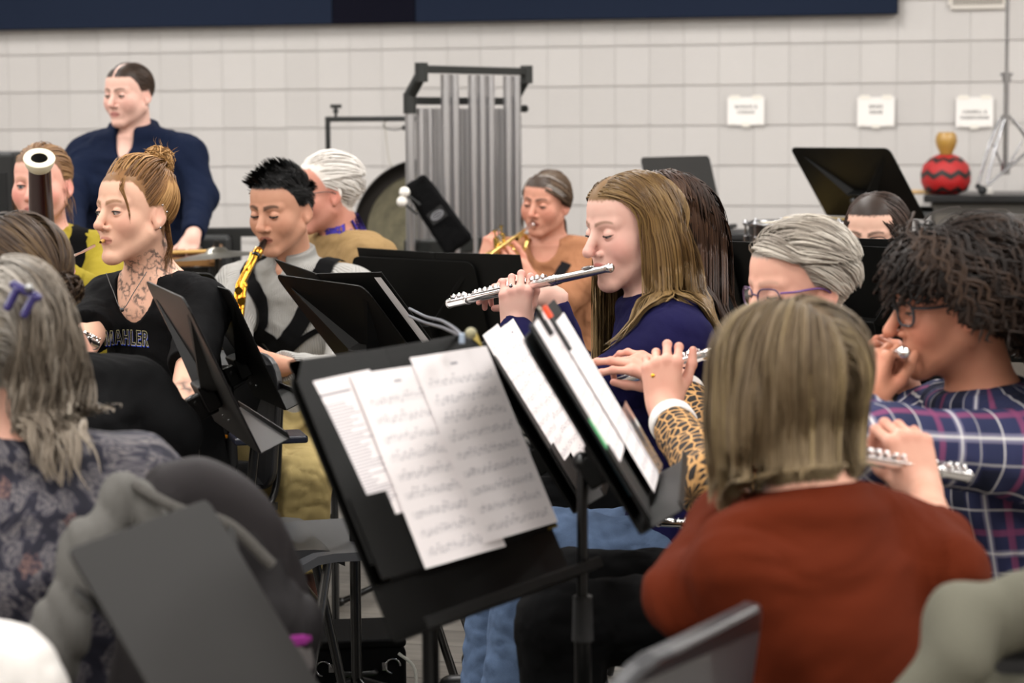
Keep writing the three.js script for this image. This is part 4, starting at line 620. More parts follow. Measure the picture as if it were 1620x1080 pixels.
  if (s.pants) {
    const t = s.pants, off = t.off ?? .012, top = (s.top && s.top.hem != null ? s.top.hem : hp.y - .05) + .04;
    const lf = legs.map(l => { const q = l.kn.clone().lerp(l.an, .96), ax = l.an.clone().sub(l.kn).normalize(); return uni(.03, cone(l.hip, l.kn, .084 * bw + off, .056 + off), cutPlane(cone(l.kn, q.clone().addScaledVector(ax, .03), .058 + off, .05 + off), q, ax)); });
    const f = (x, y, z) => { let d = smax(torsoD(x, y, z) - off * .6, y - top, .01); for (const l of lf) d = smin(d, l(x, y, z), .04); if (d < .03) d += .005 * fbm(x * 16, y * 12, z * 16) + .004 * (1 - 2 * Math.abs(noise(x * 14, y * 24, z * 14))); return d; };
    part('trousers', geom(polygonize(f, all.min, all.max, t.cell || .011), { region, uvOf }), t.mat, root);
  }
  for (const l of legs) { const fw = V(0, 0, 1).lerp(V(l.k * .25, 0, 1), .6).normalize(), a = l.an.clone().setY(.05), q = a.clone().addScaledVector(fw, .15), f0 = uni(.03, cone(a.clone().addScaledVector(fw, -.035), q, .04, .034), cone(a, l.an.clone().add(V(0, .02, 0)), .042, .038)), f = (x, y, z) => smax(f0(x, y, z), .004 - y, .01); const b = new THREE.Box3().setFromPoints([a, q, l.an]).expandByScalar(.07); const sh_ = part('shoe', geom(polygonize(f, b.min, b.max, .009)), s.shoes || shoeMat, root); }
  if (s.seat) chair(s.seat, base, s.yaw);
  const collide = (x, y, z) => { let d = Math.min(headD(x, y, z), neckD(x, y, z)); return topD ? Math.min(d, topD(x, y, z)) : Math.min(d, torsoD(x, y, z)); };
  return { root, base, yawB, toL, dirL, LP, hm, hi, hc, hq, hs, headD, headL, collide, topD, skinD, nb, sh, arms, hands, hf, hp, body, neckUp: nTop.clone().sub(nb).normalize(), nr };
}
// ---- hair: strands grown from the scalp over the head and clothes
function hair(p, o) {
  const gv = V(0, -1, 0), N = o.n || 900, geoP = [], geoN = [], geoC = [], geoI = [], head2 = v => v.clone().applyMatrix4(p.hm), cols = o.colors.map(lin), w0 = o.width || .0042;
  const rot = v => v.clone().applyQuaternion(p.hq), toHead = v => v.clone().applyMatrix4(p.hi);
  const grad = (v, f) => { const e = .003, a = f(v.x + e, v.y - e, v.z - e), b = f(v.x - e, v.y - e, v.z + e), c = f(v.x - e, v.y + e, v.z - e), d = f(v.x + e, v.y + e, v.z + e); return V(a - b - c + d, -a - b + c + d, -a + b - c + d).normalize(); };
  seed = o.seed || 11; let made = 0, tries = 0;
  const skullF = uni(.03, ell(V(0, .034, -.014), .076, .084, .097), ell(V(0, -.028, .022), .062, .086, .066)), skull = (x, y, z) => { const l = p.headL(x, y, z); return skullF(l[0], l[1], l[2]) * p.hs; };
  const col0 = o.headOnly ? skull : (x, y, z) => Math.min(skull(x, y, z), p.collide(x, y, z));
  while (made < N && tries < N * 12) {
    tries++; const a = rr(0, 6.2832), h = rr(-1, 1), q = Math.sqrt(1 - h * h), dir = V(q * Math.cos(a), h, q * Math.sin(a));
    let r = .15; const o0 = V(0, .02, -.008); for (let i = 0; i < 12; i++) { const x = o0.clone().addScaledVector(dir, r); r -= skullF(x.x, x.y, x.z); } const root = o0.clone().addScaledVector(dir, r);
    if (root.y < hairY(root.z, o.lift || 0) + .002 || (o.mask && !o.mask(root))) continue;
    made++; const S = { root, r1: rnd(), r2: rnd(), r3: rnd(), cl: noise(root.x * 26, root.y * 26, root.z * 26 + (o.seed || 0)) }, n = o.seg || 14, len = o.length(root, S), st = len / n;
    let pt = head2(root), d = rot(o.start(root, S).normalize()); const lift = (o.base ?? .002) + (o.thick || .01) * S.r1 * (o.thickAt ? o.thickAt(root) : 1), pts = [pt.clone()], nrm = [grad(pt, skull)];
    for (let i = 1; i <= n; i++) {
      const t = i / n, L = toHead(pt), want = o.flow(L, t, S); const wv = want ? rot(want) : gv.clone(); if (o.gravity) wv.lerp(gv, clamp(typeof o.gravity === 'function' ? o.gravity(t, S, L) : o.gravity, 0, 1));
      d.lerp(wv.normalize(), o.stiff || .35).normalize(); pt = pt.clone().addScaledVector(d, st);
      if (o.wave) { const k = o.wave(t, S); pt.addScaledVector(V(k[0], k[1], k[2]), 1); }
      const lf = lift * Math.min(1, .25 + t * 2.5); for (let it = 0; it < 2; it++) { const c = col0(pt.x, pt.y, pt.z); if (c < lf) pt.addScaledVector(grad(pt, col0), lf - c); }
      if (o.hug) { const c = col0(pt.x, pt.y, pt.z); if (c > lf) pt.addScaledVector(nrm[nrm.length - 1], -(c - lf) * (typeof o.hug === 'function' ? o.hug(t, S, L) : o.hug)); }
      pts.push(pt.clone()); nrm.push(i % 2 ? nrm[nrm.length - 1] : grad(pt, col0)); if (o.stop && o.stop(toHead(pt), t, S)) break;
    }
    strand(pts, nrm, S, w0 * (.6 + .8 * S.r2));
  }
  function strand(pts, nrm, S, w, tone) {
    const ci = clamp((tone ?? (.5 + .7 * S.cl + (S.r3 - .5) * .55)), 0, .999) * (cols.length - 1), k = Math.floor(ci), base = lerp3(cols[k], cols[Math.min(k + 1, cols.length - 1)], ci - k), b0 = geoP.length / 3, n = pts.length;
    for (let i = 0; i < n; i++) { const t = i / (n - 1), T = pts[Math.min(i + 1, n - 1)].clone().sub(pts[Math.max(i - 1, 0)]).normalize(), Nn = nrm[i], B = new THREE.Vector3().crossVectors(T, Nn).normalize(), ww = w * (o.taper ? Math.pow(1 - t, .35) + .08 : 1) * (t > .9 ? (1 - t) * 8 + .2 : 1);
      const c = o.tint ? o.tint(base, t, S) : base;
      for (const s of [-1, 0, 1]) { const v = pts[i].clone().addScaledVector(B, s * ww / 2).addScaledVector(Nn, s ? 0 : ww * .3); geoP.push(v.x, v.y, v.z); const q = Nn.clone().addScaledVector(B, s * .75).normalize(); geoN.push(q.x, q.y, q.z); geoC.push(c[0], c[1], c[2]); } }
    for (let i = 0; i < n - 1; i++) for (const s of [0, 1]) { const A = b0 + i * 3 + s, C = A + 3; geoI.push(A, A + 1, C, A + 1, C + 1, C); }
  }
  if (o.extra) o.extra((pts, S = {}, w = w0) => { const n = pts.map((q, i) => { const T = pts[Math.min(i + 1, pts.length - 1)].clone().sub(pts[Math.max(i - 1, 0)]).normalize(), u = V(rr(-1, 1), rr(-1, 1), rr(-1, 1)); return u.addScaledVector(T, -u.dot(T)).normalize(); }); const q = o.extraNormal ? pts.map(x => o.extraNormal(x)) : n; strand(pts, q, { cl: rr(-.5, .5), r3: rnd(), ...S }, w, S.tone); }, head2, rot);
  const g = new THREE.BufferGeometry(); g.setAttribute('position', new THREE.Float32BufferAttribute(geoP, 3)); g.setAttribute('normal', new THREE.Float32BufferAttribute(geoN, 3)); g.setAttribute('color', new THREE.Float32BufferAttribute(geoC, 3)); g.setIndex(geoI);
  return part(o.name || 'hair', g, new THREE.MeshPhysicalMaterial({ vertexColors: true, roughness: o.rough || .5, specularIntensity: .35, side: THREE.DoubleSide }), p.root);
}
// strip of cloth lying on clothes: path points in person space pushed to the surface
function strapOn(p, name, pts, width, m, off = .004, f = p.topD) {
  const cv = new THREE.CatmullRomCurve3(pts), n = 28, vv = [], nn = [], uu = [], ii = [];
  const grad = v => { const e = .003, a = f(v.x + e, v.y - e, v.z - e), b = f(v.x - e, v.y - e, v.z + e), c = f(v.x - e, v.y + e, v.z - e), d = f(v.x + e, v.y + e, v.z + e); return V(a - b - c + d, -a - b + c + d, -a + b - c + d).normalize(); };
  const drop = (v, o) => { for (let k = 0; k < 4; k++) { const d = f(v.x, v.y, v.z); v.addScaledVector(grad(v), clamp(o - d, -.03, .03)); } return v; };
  const C = []; for (let i = 0; i <= n; i++) C.push(drop(cv.getPoint(i / n), off));
  for (let i = 0; i <= n; i++) { const T = C[Math.min(i + 1, n)].clone().sub(C[Math.max(i - 1, 0)]).normalize(), N = grad(C[i]), B = new THREE.Vector3().crossVectors(T, N).normalize(); for (let s = -2; s <= 2; s++) { const v = drop(C[i].clone().addScaledVector(B, s * width / 4), off + (Math.abs(s) === 2 ? -.003 : 0)); vv.push(v.x, v.y, v.z); nn.push(N.x, N.y, N.z); uu.push(s * width / 4, i / n); } }
  for (let i = 0; i < n; i++) for (let s = 0; s < 4; s++) { const a = i * 5 + s; ii.push(a, a + 1, a + 5, a + 1, a + 6, a + 5); }
  const g = new THREE.BufferGeometry(); g.setAttribute('position', new THREE.Float32BufferAttribute(vv, 3)); g.setAttribute('normal', new THREE.Float32BufferAttribute(nn, 3)); g.setAttribute('uv', new THREE.Float32BufferAttribute(uu, 2)); g.setIndex(ii); return part(name, g, m, p.root);
}
function patchOn(p, name, c, ux, uy, w, h, m, off = .002, f = p.topD, nu = 22, nv = 8) {      // a print that follows the cloth
  const vv = [], uu = [], ii = [], X = ux.clone().normalize(), Y = uy.clone().normalize(), Z = new THREE.Vector3().crossVectors(X, Y);
  for (let j = 0; j <= nv; j++) for (let i = 0; i <= nu; i++) { const v = c.clone().addScaledVector(X, (i / nu - .5) * w).addScaledVector(Y, (j / nv - .5) * h).addScaledVector(Z, .12); let d = 1; for (let k = 0; k < 30 && d > off * .5; k++) { d = f(v.x, v.y, v.z) - off; v.addScaledVector(Z, -Math.max(d, -.004) * .8); } vv.push(v.x, v.y, v.z); uu.push(i / nu, j / nv); }
  for (let j = 0; j < nv; j++) for (let i = 0; i < nu; i++) { const a = j * (nu + 1) + i; ii.push(a, a + 1, a + nu + 1, a + 1, a + nu + 2, a + nu + 1); }
  const g = new THREE.BufferGeometry(); g.setAttribute('position', new THREE.Float32BufferAttribute(vv, 3)); g.setAttribute('uv', new THREE.Float32BufferAttribute(uu, 2)); g.setIndex(ii); g.computeVertexNormals(); return part(name, g, m, p.root);
}
function glasses(p, frameMat, o = {}) {
  const k = o.k || 1, g = new THREE.Group(); g.name = 'glasses'; p.root.add(g); const y0 = o.y ?? -.003, z0 = o.z ?? .098, lw = (o.w || .05) * k, lh = (o.h || .036) * k, fix = x => { x.applyMatrix4(p.hm); return x; };
  for (const s of [1, -1]) { const pts = roundRect(lw, lh, lh * .42, 5).map(([x, y]) => V(s * .0335 + x, y0 + y, z0 - Math.abs(s * .0335 + x) * .28)); part('rim', fix(tube(pts, o.t || .0017, 48, 6, true)), frameMat, g);
    const lg = new THREE.ShapeGeometry(new THREE.Shape(roundRect(lw, lh, lh * .42, 5).map(a => new THREE.Vector2(...a)))); const q = lg.attributes.position; for (let i = 0; i < q.count; i++) { const x = q.getX(i) + s * .0335; q.setXYZ(i, x, q.getY(i) + y0, z0 - Math.abs(x) * .28); } lg.computeVertexNormals(); part('lens', fix(lg), new THREE.MeshPhysicalMaterial({ color: 0xffffff, roughness: .03, transmission: 1, thickness: 0, side: THREE.DoubleSide }), g);
    part('temple', fix(tube([V(s * (.0335 + lw / 2), y0 + lh * .3, z0 - .018), V(s * .072, y0 + .01, .06), V(s * .08, y0 + .008, 0), V(s * .079, y0 - .012, -.03)], o.tt || .0016, 20, 6)), o.templeMat || frameMat, g); }
  part('bridge', fix(tube([V(.011, y0 + .004, z0 - .003), V(0, y0 + .008, z0 + .002), V(-.011, y0 + .004, z0 - .003)], .0016, 10, 6)), frameMat, g);
  return g;
}
// ---- flute: a is the crown end, b the foot end, up the side the keys sit on
function farEnd(a, x, y, len, sign) { let z0 = -a.z, best = null; for (let k = 0; k < 400; k++) { const p = P(x, y, z0 + sign * k * .002), d = Math.abs(p.distanceTo(a) - len); if (!best || d < best[0]) best = [d, p]; } return best[1]; }
function flute(label, a, b, up = V(0, 1, 0), m = silver) {
  const Y = b.clone().sub(a), L = Y.length(); Y.normalize(); const Z = up.clone().addScaledVector(Y, -up.dot(Y)).normalize(), X = new THREE.Vector3().crossVectors(Y, Z);
  const o = thing('flute', label, 'flute', a); o.quaternion.setFromRotationMatrix(new THREE.Matrix4().makeBasis(X, Y, Z)); const k = L / .67;
  part('head_joint', lathe([[0, .016], [.0085, .016], [.0092, .2], [.0105, .2], [.0105, .222]].map(([x, y]) => [x, y * k]), 24), m, o); part('crown', lathe([[0, 0], [.007, .001], [.0098, .005], [.0098, .013], [.0085, .017]].map(([x, y]) => [x, y * k]), 24), m, o);
  const lp = new THREE.SphereGeometry(1, 18, 12); lp.scale(.0125, .021, .0035); lp.translate(0, .085 * k, .0105); part('lip_plate', lp, m, o);
  part('body_tube', lathe([[.0098, .215], [.0115, .216], [.0115, .235], [.0098, .236], [.0098, .575], [.0116, .576], [.0116, .588], [.0098, .589], [.0098, .665], [.0112, .666], [.0112, .67], [.008, .67]].map(([x, y]) => [x, y * k]), 24), m, o);
  const kp = [.262, .285, .31, .336, .36, .384, .408, .432, .458, .482, .506, .53, .553, .6, .622, .646];
  kp.forEach((y, i) => { const g = new THREE.CylinderGeometry(.0078, .0082, .0045, 16); g.rotateX(Math.PI / 2); g.translate((i % 5 === 2 ? .003 : 0), y * k, .0135); const s = ball(V((i % 5 === 2 ? .003 : 0), y * k, .016), .0035, 8); const arm = rod(V(.009, y * k, .0125), V(0, y * k, .0165), .0016, .0016, 6); part('key', [g, s, arm], m, o); });
  part('rod', [rod(V(.0115, .245 * k, .0095), V(.0115, .57 * k, .0095), .0021, .0021, 8), rod(V(.0115, .59 * k, .0095), V(.0115, .66 * k, .0095), .0021, .0021, 8), rod(V(-.012, .33 * k, .008), V(-.012, .55 * k, .008), .0018, .0018, 8), ...[.245, .33, .42, .5, .57, .59, .66].map(y => rod(V(.007, y * k, .006), V(.0135, y * k, .011), .002, .002, 6))], m, o);
  return o;
}
// ------------------------------------------------------------------ cloths
const worley = (u, v, n, s) => { const x = u * n, y = v * n, X = Math.floor(x), Y = Math.floor(y); let a = 9, b = 9, id = 0; for (let j = -1; j <= 1; j++) for (let i = -1; i <= 1; i++) { const cx = ((X + i) % n + n) % n, cy = ((Y + j) % n + n) % n, h = Math.sin(cx * 127.1 + cy * 311.7 + s * 74.7) * 43758.5, h2 = Math.sin(cx * 269.5 + cy * 183.3 + s * 19.1) * 24634.6; const px = X + i + (h - Math.floor(h)) * .8 + .1 - x, py = Y + j + (h2 - Math.floor(h2)) * .8 + .1 - y, d = Math.hypot(px, py * .8); if (d < a) { b = a; a = d; id = cx * 31 + cy; } else if (d < b) b = d; } return [a, b, id]; };
const leopardTex = dataTex(512, (u, v) => { const n = .25 * tnoise(u, v, 30, 3), w = worley(u, v, 11, 2), k = w[1] - w[0] + n * .35, dark = sst(.14, .24, k), t = .5 + .5 * tnoise(u, v, 14, 7); const base = [.70 + .08 * t, .52 + .08 * t, .30 + .08 * t]; return base.map((c, i) => mix(c, [.10, .065, .045][i], dark)); }, true);
const stripe = t => { const s = (c, w, col_, k) => { const d = Math.abs(((t - c) % 1 + 1.5) % 1 - .5); return [sst(w, w * .7, d) * k, col_]; }; let c = [.035, .04, .10]; for (const [k, q] of [s(.25, .13, [.012, .014, .03], .9), s(.62, .05, [.32, .30, .40], .7), s(.62, .014, [.78, .76, .74], .9), s(.12, .013, [.72, .70, .68], .85), s(.86, .045, [.26, .07, .16], .9), s(.4, .012, [.62, .6, .58], .6)]) c = lerp3(c, q, k); return c; };
const plaidTex = dataTex(512, (u, v) => { const a = stripe(u), b = stripe(v + .3); const la = a[0] + a[1], lb = b[0] + b[1]; return a.map((c, i) => Math.pow(Math.max(.0004, la > lb ? mix(c, b[i], .22) : mix(b[i], c, .22)), .5)); }, true);
const floralTex = dataTex(512, (u, v) => { const n = tnoise(u, v, 22, 2), w = worley(u, v, 7, 5), ang = Math.abs(Math.sin(w[2] * 1.7 + 14 * w[0] + 5 * n)), pet = sst(.55, .3, w[0] + .35 * n) * (.35 + .65 * sst(.25, .6, ang)), m = w[2] % 9 === 0 ? [.44, .33, .30] : [.41, .39, .385]; return [.05, .047, .115].map((c, i) => mix(c, m[i], clamp(1.25 * pet, 0, 1) * (.75 + .4 * tnoise(u, v, 60, 3)))); }, true);
const denimTex = dataTex(512, (u, v) => { const k = .5 + .18 * tnoise(u, v, 9, 1) + .10 * Math.sin((u + v) * 6.283 * 120) + .12 * tnoise(u, v, 90, 2); return [.24 + .18 * k, .30 + .2 * k, .40 + .22 * k]; }, true);
const M = {
  fleece: fabric(0x121a2e, .98, .0016, grainTex, 9), navy: fabric(0x151338, .92, .0006, weaveTex, 10, { sheen: .3, sheenColor: col('#3a3a80'), sheenRoughness: .5 }), grey: fabric(0xa3a19d, .95, .004, ribTex, 8), tan: fabric(0x8f7550, .95, .0015, weaveTex, 9), brown: fabric(0x9a6a4c, .75, .0008, weaveTex, 10), rust: fabric(0x521d0a, .95, .0012, weaveTex, 9),
  black: fabric(0x0b0b0c, .95, .0008), tee: fabric(0x101011, .95, .0005), mustard: fabric(0x9a8a2e, .8, .001), khaki: fabric(0x9c8a5c, .9, .0006), blackPants: fabric(0x0a0a0b, .95, .0008), darkPants: fabric(0x15161c, .95),
  leopard: mat(0xffffff, .85, 0, { map: rep(leopardTex, 5.2), bumpMap: rep(grainTex, 14), bumpScale: .001 }), plaid: mat(0xffffff, .9, 0, { specularIntensity: .25, map: rep(plaidTex, 6.6), bumpMap: rep(weaveTex, 14), bumpScale: .0006 }), floral: mat(0xffffff, .85, 0, { map: rep(floralTex, 4) }), denim: mat(0xffffff, .9, 0, { specularIntensity: .25, map: rep(denimTex, 6), bumpMap: rep(weaveTex, 20), bumpScale: .0006 }),
  white: fabric(0xdedad6, .95, .002, grainTex, 12), purple: fabric(0x4a3fa0, .8, .0005),
};
// a shirt collar standing round the neck, open at the front
function shirtCollar(p, h, r, m, gap = .03, name = 'shirt_collar') { const up = p.neckUp, c0 = p.nb.clone().addScaledVector(up, -.02), c1 = p.nb.clone().addScaledVector(up, h), out = cone(c0, c1, r + .012, r), inn = cone(c0, c1.clone().addScaledVector(up, .03), r + .006, r - .006), f = (x, y, z) => { let d = smax(out(x, y, z), -inn(x, y, z), .002); d = smax(d, (x - c1.x) * up.x + (y - c1.y) * up.y + (z - c1.z) * up.z, .003); return smax(d, -Math.max(Math.abs(x - p.nb.x) - gap * (.3 + (y - c0.y) / h), -(z - p.nb.z)), .003); }; const b = new THREE.Box3().setFromPoints([c0, c1]).expandByScalar(.1); return part(name, geom(polygonize(f, b.min, b.max, .005)), m, p.root); }
const Tback = (T, side = 0) => (L, t, S) => T.clone().add(V((S.r2 - .5) * .02, (S.r3 - .5) * .02, 0)).sub(L).normalize();
const sgn = x => x < 0 ? -1 : 1;
function backHair(p, colors, T, o = {}) { return hair(p, { colors, n: o.n || 900, seed: o.seed || 3, width: .0045, length: r => r.distanceTo(T) * 1.25 + .02, thick: o.thick || .007, base: .0015, stiff: .5, seg: 12, headOnly: true, hug: .6, start: r => T.clone().sub(r).add(V(sgn(r.x - (o.part || 0)) * (o.spread || .04), o.up || .02, 0)), flow: Tback(T), stop: L => L.distanceTo(T) < .014, ...o }); }

// ------------------------------------------------------------------ the players
// standing woman in the navy zip fleece
{
  const p = person({ label: 'standing woman in a navy half-zip fleece with dark hair pulled back', at: [203, 150, 8.4], yaw: -12, standing: true, lean: .02, build: 1.15, shoulder: .19, neck: .165, neckR: .06, shrug: [-.015, -.015], skin: '#dcb4a4', hairColor: '#2e231c', cell: .0036,
    head: { yaw: -30, pitch: 4, fat: .007, jaw: 1.1, lid: 15, gaze: [-.35, -.1, 1], lips: '#b8746e', brows: '#4a3a30', blush: '#c97f76', size: .98, partLine: 1 }, top: { name: 'fleece_pullover', mat: M.fleece, off: .022, loose: .02, collar: .06, collarR: .03, cuff: .014, scoop: [[0, .02, .1, .035, .1, .075]], wrinkle: .006, hem: .86, freq: 10 },
    arms: { left: { elbow: [318, 312, 8.35], wrist: [304, 376, 8.1], hand: { dir: [-.25, -.75, .55], back: [.2, .6, .8], curl: [[35, 50, 30]] } }, right: { wrist: [120, 395, 8.1], pole: [-1, .1, -.4] } }, pants: { mat: M.darkPants }, hideHands: 'r' });
  backHair(p, ['#1d1511', '#33261d', '#44342a'], V(0, -.01, -.11), { mask: r => Math.abs(r.x - .002) > .005 || r.z < -.01, thick: .006, part: 0, spread: .07, up: 0 });
  part('zip', box(.006, .012, .006, 0, 0, 0).translate(...p.nb.clone().add(V(0, -.085, .135)).toArray()), steel, p.root);
}
// bassoonist in mustard
{
  const p = person({ label: 'bassoonist in a mustard jacket, face half hidden by the bassoon bell', at: [66, 292, 6.75], yaw: -8, seat: 'chair under the bassoonist in mustard', build: 1.05, skin: '#dba896', hairColor: '#6a4d34', head: { yaw: -10, pitch: 2, fat: .007, jaw: 1.08, lid: 16, lips: '#b9756e', brows: '#a27a58', browK: .4, blush: '#cf6d66', blushK: .8, iris: '#55606a' },
    top: { name: 'jacket', mat: M.mustard, off: .02, loose: .018, collar: .035, collarR: .022, scoop: [[0, .02, .1, .03, .08, .07]], wrinkle: .007 }, arms: { left: { wrist: [100, 430, 6.35], hand: { none: true } }, right: { wrist: [30, 640, 6.4], hand: { none: true } } }, pants: { mat: M.darkPants } });
  backHair(p, ['#5a4029', '#7d5d40', '#94744f'], V(0, .0, -.11), { n: 800, thick: .009, part: .01, spread: .05, up: .03, extra: (add, h2) => { for (let i = 0; i < 46; i++) { const x = sgn(i % 2 - .5) * rr(.06, .08); add([V(x, rr(-.02, .03), rr(-.03, .02)), V(x * 1.12, -.05, rr(-.03, .02)), V(x * rr(1.0, 1.35), rr(-.13, -.09), rr(-.03, .03))].map(h2), {}, .002); } } });
  strapOn(p, 'neck_strap', [p.nb.clone().add(V(.06, .02, -.07)), p.nb.clone().add(V(.1, .02, .02)), p.nb.clone().add(V(.11, -.05, .1)), p.nb.clone().add(V(.06, -.2, .16))], .05, M.black);
  const a = P(62, 249, 6.12), b = P(70, 470, 6.45), o = thing('bassoon', 'dark red bassoon with an ivory bell ring pointing up in front of the bassoonist', 'bassoon', b), d = a.clone().sub(b), L = d.length(), q = new THREE.Quaternion().setFromUnitVectors(V(0, 1, 0), d.clone().normalize()); o.quaternion.copy(q);
  const wood = mat(0x2c0d0c, .16, 0, { clearcoat: .7, clearcoatRoughness: .12 }); part('bell_joint', lathe([[.032, -.1], [.034, 0], [.036, L * .45], [.031, L * .8], [.03, L - .03]], 40), wood, o); part('bell_ring', lathe([[.031, L - .035], [.038, L - .022], [.043, L - .004], [.041, L], [.024, L], [.0225, L - .003]], 48), mat(0xe9e0c4, .35), o); part('bore', lathe([[.001, L - .03], [.0225, L - .03], [.0226, L - .003]], 30), mat(0x050404, .9), o);
  part('key_work', [rod(V(.036, -.05, .01), V(.036, L * .4, .01), .003), ball(V(.036, L * .25, .014), .011, 10), ball(V(.036, L * .05, .014), .012, 10), rod(V(-.034, -.05, .015), V(-.034, L * .35, .015), .003)], silver, o); part('bass_joint', lathe([[.034, -.9], [.04, -.88], [.036, -.1]], 30), wood, o);
  part('bocal', tube([V(-.03, .1, .03), V(-.045, .19, .02), V(-.03, .2, -.05), V(-.01, .19, -.13)], .0035, 20), silver, o); part('reed', box(.012, .02, .003, -.012, .19, -.12, .001), mat(0xd9b45a, .6), o);
}
// oboist with the neck tattoos
{
  const inkc = [.055, .05, .05], p0 = {};
  const p = person({ label: 'tattooed oboist in a black printed t-shirt with a messy bun', at: [213, 337, 5.62], yaw: -30, seat: 'chair under the tattooed oboist', lean: .09, build: .86, shoulder: .15, skin: '#d6ab93', hairColor: '#7a5634', cell: .0027, chestFine: .1, neckR: .056, neck: .168, twist: 4,
    head: { yaw: -43, pitch: -3, roll: 2, jaw: 1.12, chin: 1.05, nose: .98, brow: 1.15, lid: 10, gaze: [-.3, -.3, 1], lips: '#b07468', brows: '#7a5636', blush: '#bb7263', iris: '#3a3a34', size: 1.03, hairLift: .004 },
    inkAt: p0, ink: (c, x, y, z, l) => { const n = p0.nb; const dy = y - n.y, ax = Math.abs(x - n.x); let k = 0; if (dy > -.1 && dy < .125 && z > n.z - .01 && l[1] < -.128 + .75 * Math.max(0, .05 - l[2])) { const a = Math.abs(fbm(x * 40 + 3, y * 36, z * 40)), b = Math.abs(noise(x * 110, y * 110 + 5, z * 110)); k = Math.max(sst(.2, .07, a), .6 * sst(.1, .03, b) * sst(.1, .4, noise(x * 30, y * 30 + 9, z * 30) + .25)) * sst(-.1, -.075, dy) * sst(.125, .1, dy) * sst(-.25, .1, noise(x * 22 + 4, y * 22, z * 22) + .15); if (dy < -.02) k *= sst(.042, .03, ax); } const E = p0.E; if (E) { const d = Math.hypot(x - E.x, (y - E.y) * .8, z - E.z); if (d < .11) k = Math.max(k, sst(.11, .08, d) * Math.max(sst(.2, .06, Math.abs(fbm(x * 45, y * 45 + 9, z * 45))), .6 * sst(.1, .03, Math.abs(noise(x * 110, y * 110, z * 110))))); } return lerp3(c, inkc, .82 * k); },
    armR: .95, arms: { left: { elbow: [286, 668, 5.35], wrist: [205, 640, 5.05], hand: { dir: [-.8, .2, .4], back: [.1, .2, 1] } }, right: { wrist: [112, 610, 5.2], pole: [-1, -.6, -.3], hand: { none: true } } }, hideHands: '',
    top: { name: 't_shirt', mat: M.tee, off: .01, loose: .016, sleeve: .55, scoop: [[0, .01, .075, .06, .105, .075], [0, .05, .02, .075, .07, .09]], wrinkle: .005, cell: .007 }, pants: { mat: M.blackPants } });
  hair(p, { colors: ['#553a22', '#73502f', '#8d673c', '#a98253'], n: 1900, seed: 5, width: .0034, thick: .013, thickAt: r => r.z > .02 && r.y > .05 ? 2 : r.y > .05 ? 1.1 : .5, base: .002, stiff: .45, seg: 13, headOnly: true, hug: .6, lift: .002, length: r => r.distanceTo(V(0, .1, -.065)) * 1.22 + .02, start: r => V(0, .11, -.05).sub(r).add(V(r.x * .5, r.z > .03 ? .09 : .0, r.z > .03 ? .02 : 0)), flow: Tback(V(0, .1, -.068)), stop: L => L.distanceTo(V(0, .1, -.068)) < .014, taper: false,
    extra: (add, h2) => { const c = V(.004, .122, -.068); for (let i = 0; i < 190; i++) { const u = V(rr(-1, 1), rr(-1, 1), rr(-1, 1)).normalize(), v = V(rr(-1, 1), rr(-1, 1), rr(-1, 1)); v.addScaledVector(u, -v.dot(u)).normalize(); const r = rr(.02, .043), a0 = rr(0, 6), pts = []; for (let k = 0; k <= 10; k++) { const a = a0 + k * .42; pts.push(h2(c.clone().addScaledVector(u, r * Math.cos(a)).addScaledVector(v, r * Math.sin(a)))); } add(pts, { tone: rr(.8, 1.4) }, .0036); }
      for (let i = 0; i < 26; i++) { const u = V(rr(-1, 1), rr(.1, 1), rr(-1, 1)).normalize(); add([0, 1, 2, 3, 4].map(k => h2(c.clone().addScaledVector(u, .03 + .007 * k).add(V(.006 * Math.sin(k * 1.5 + i), .004 * k * Math.cos(i), 0)))), { tone: .9 }, .0011); }
      for (let i = 0; i < 34; i++) add([V(rr(.02, .05), rr(.07, .085), .066), V(rr(.042, .06), .055, .078), V(rr(.058, .066), .02, .07), V(rr(.06, .066), rr(-.03, .0), .062)].map(h2), { tone: rr(.2, .7) }, .0015);
      for (let i = 0; i < 60; i++) add([V(rr(.05, .07), rr(-.05, -.01), -.05), V(rr(.05, .072), -.08, -.06), V(rr(.04, .075), rr(-.17, -.1), rr(-.06, -.04))].map(h2), { tone: rr(0, .5) }, .0022); } });
  patchOn(p, 'name_print', p.LP(187, 552, 5.35), p.dirL(V(1, -.03, -.1)), V(0, 1, 0), .118, .062, (() => { const draw = k => canvasTex(512, 256, (c, W, H) => { c.fillStyle = k ? '#000' : '#1c2c80'; c.fillRect(0, 0, W, H); c.font = 'bold 150px sans-serif'; c.textAlign = 'center'; const m = c.measureText('MAHLER').width; c.translate(W / 2, 205); c.scale(470 / m, 1.45); c.lineJoin = 'round'; c.fillStyle = k ? '#fff' : '#2848c8'; for (let q = 8; q > 0; q--) c.fillText('MAHLER', q * .9, q * 1.2); c.fillStyle = k ? '#fff' : '#1a1d26'; c.fillText('MAHLER', 0, 0); c.lineWidth = 4.5; c.strokeStyle = k ? '#fff' : '#c0b684'; c.strokeText('MAHLER', 0, 0); }, !k); return mat(0xffffff, .8, 0, { map: draw(0), alphaMap: draw(1), transparent: true, specularIntensity: .2 }); })(), .0025);
  for (const [dx, dy, dz, r] of [[.004, -.03, .004, .003], [.004, .024, -.002, .0028], [.003, .008, -.016, .0026]]) part('ear_stud', ball(V(.082 + dx, -.006 + dy, -.014 + dz).applyMatrix4(p.hm), r, 10), chrome, p.root);
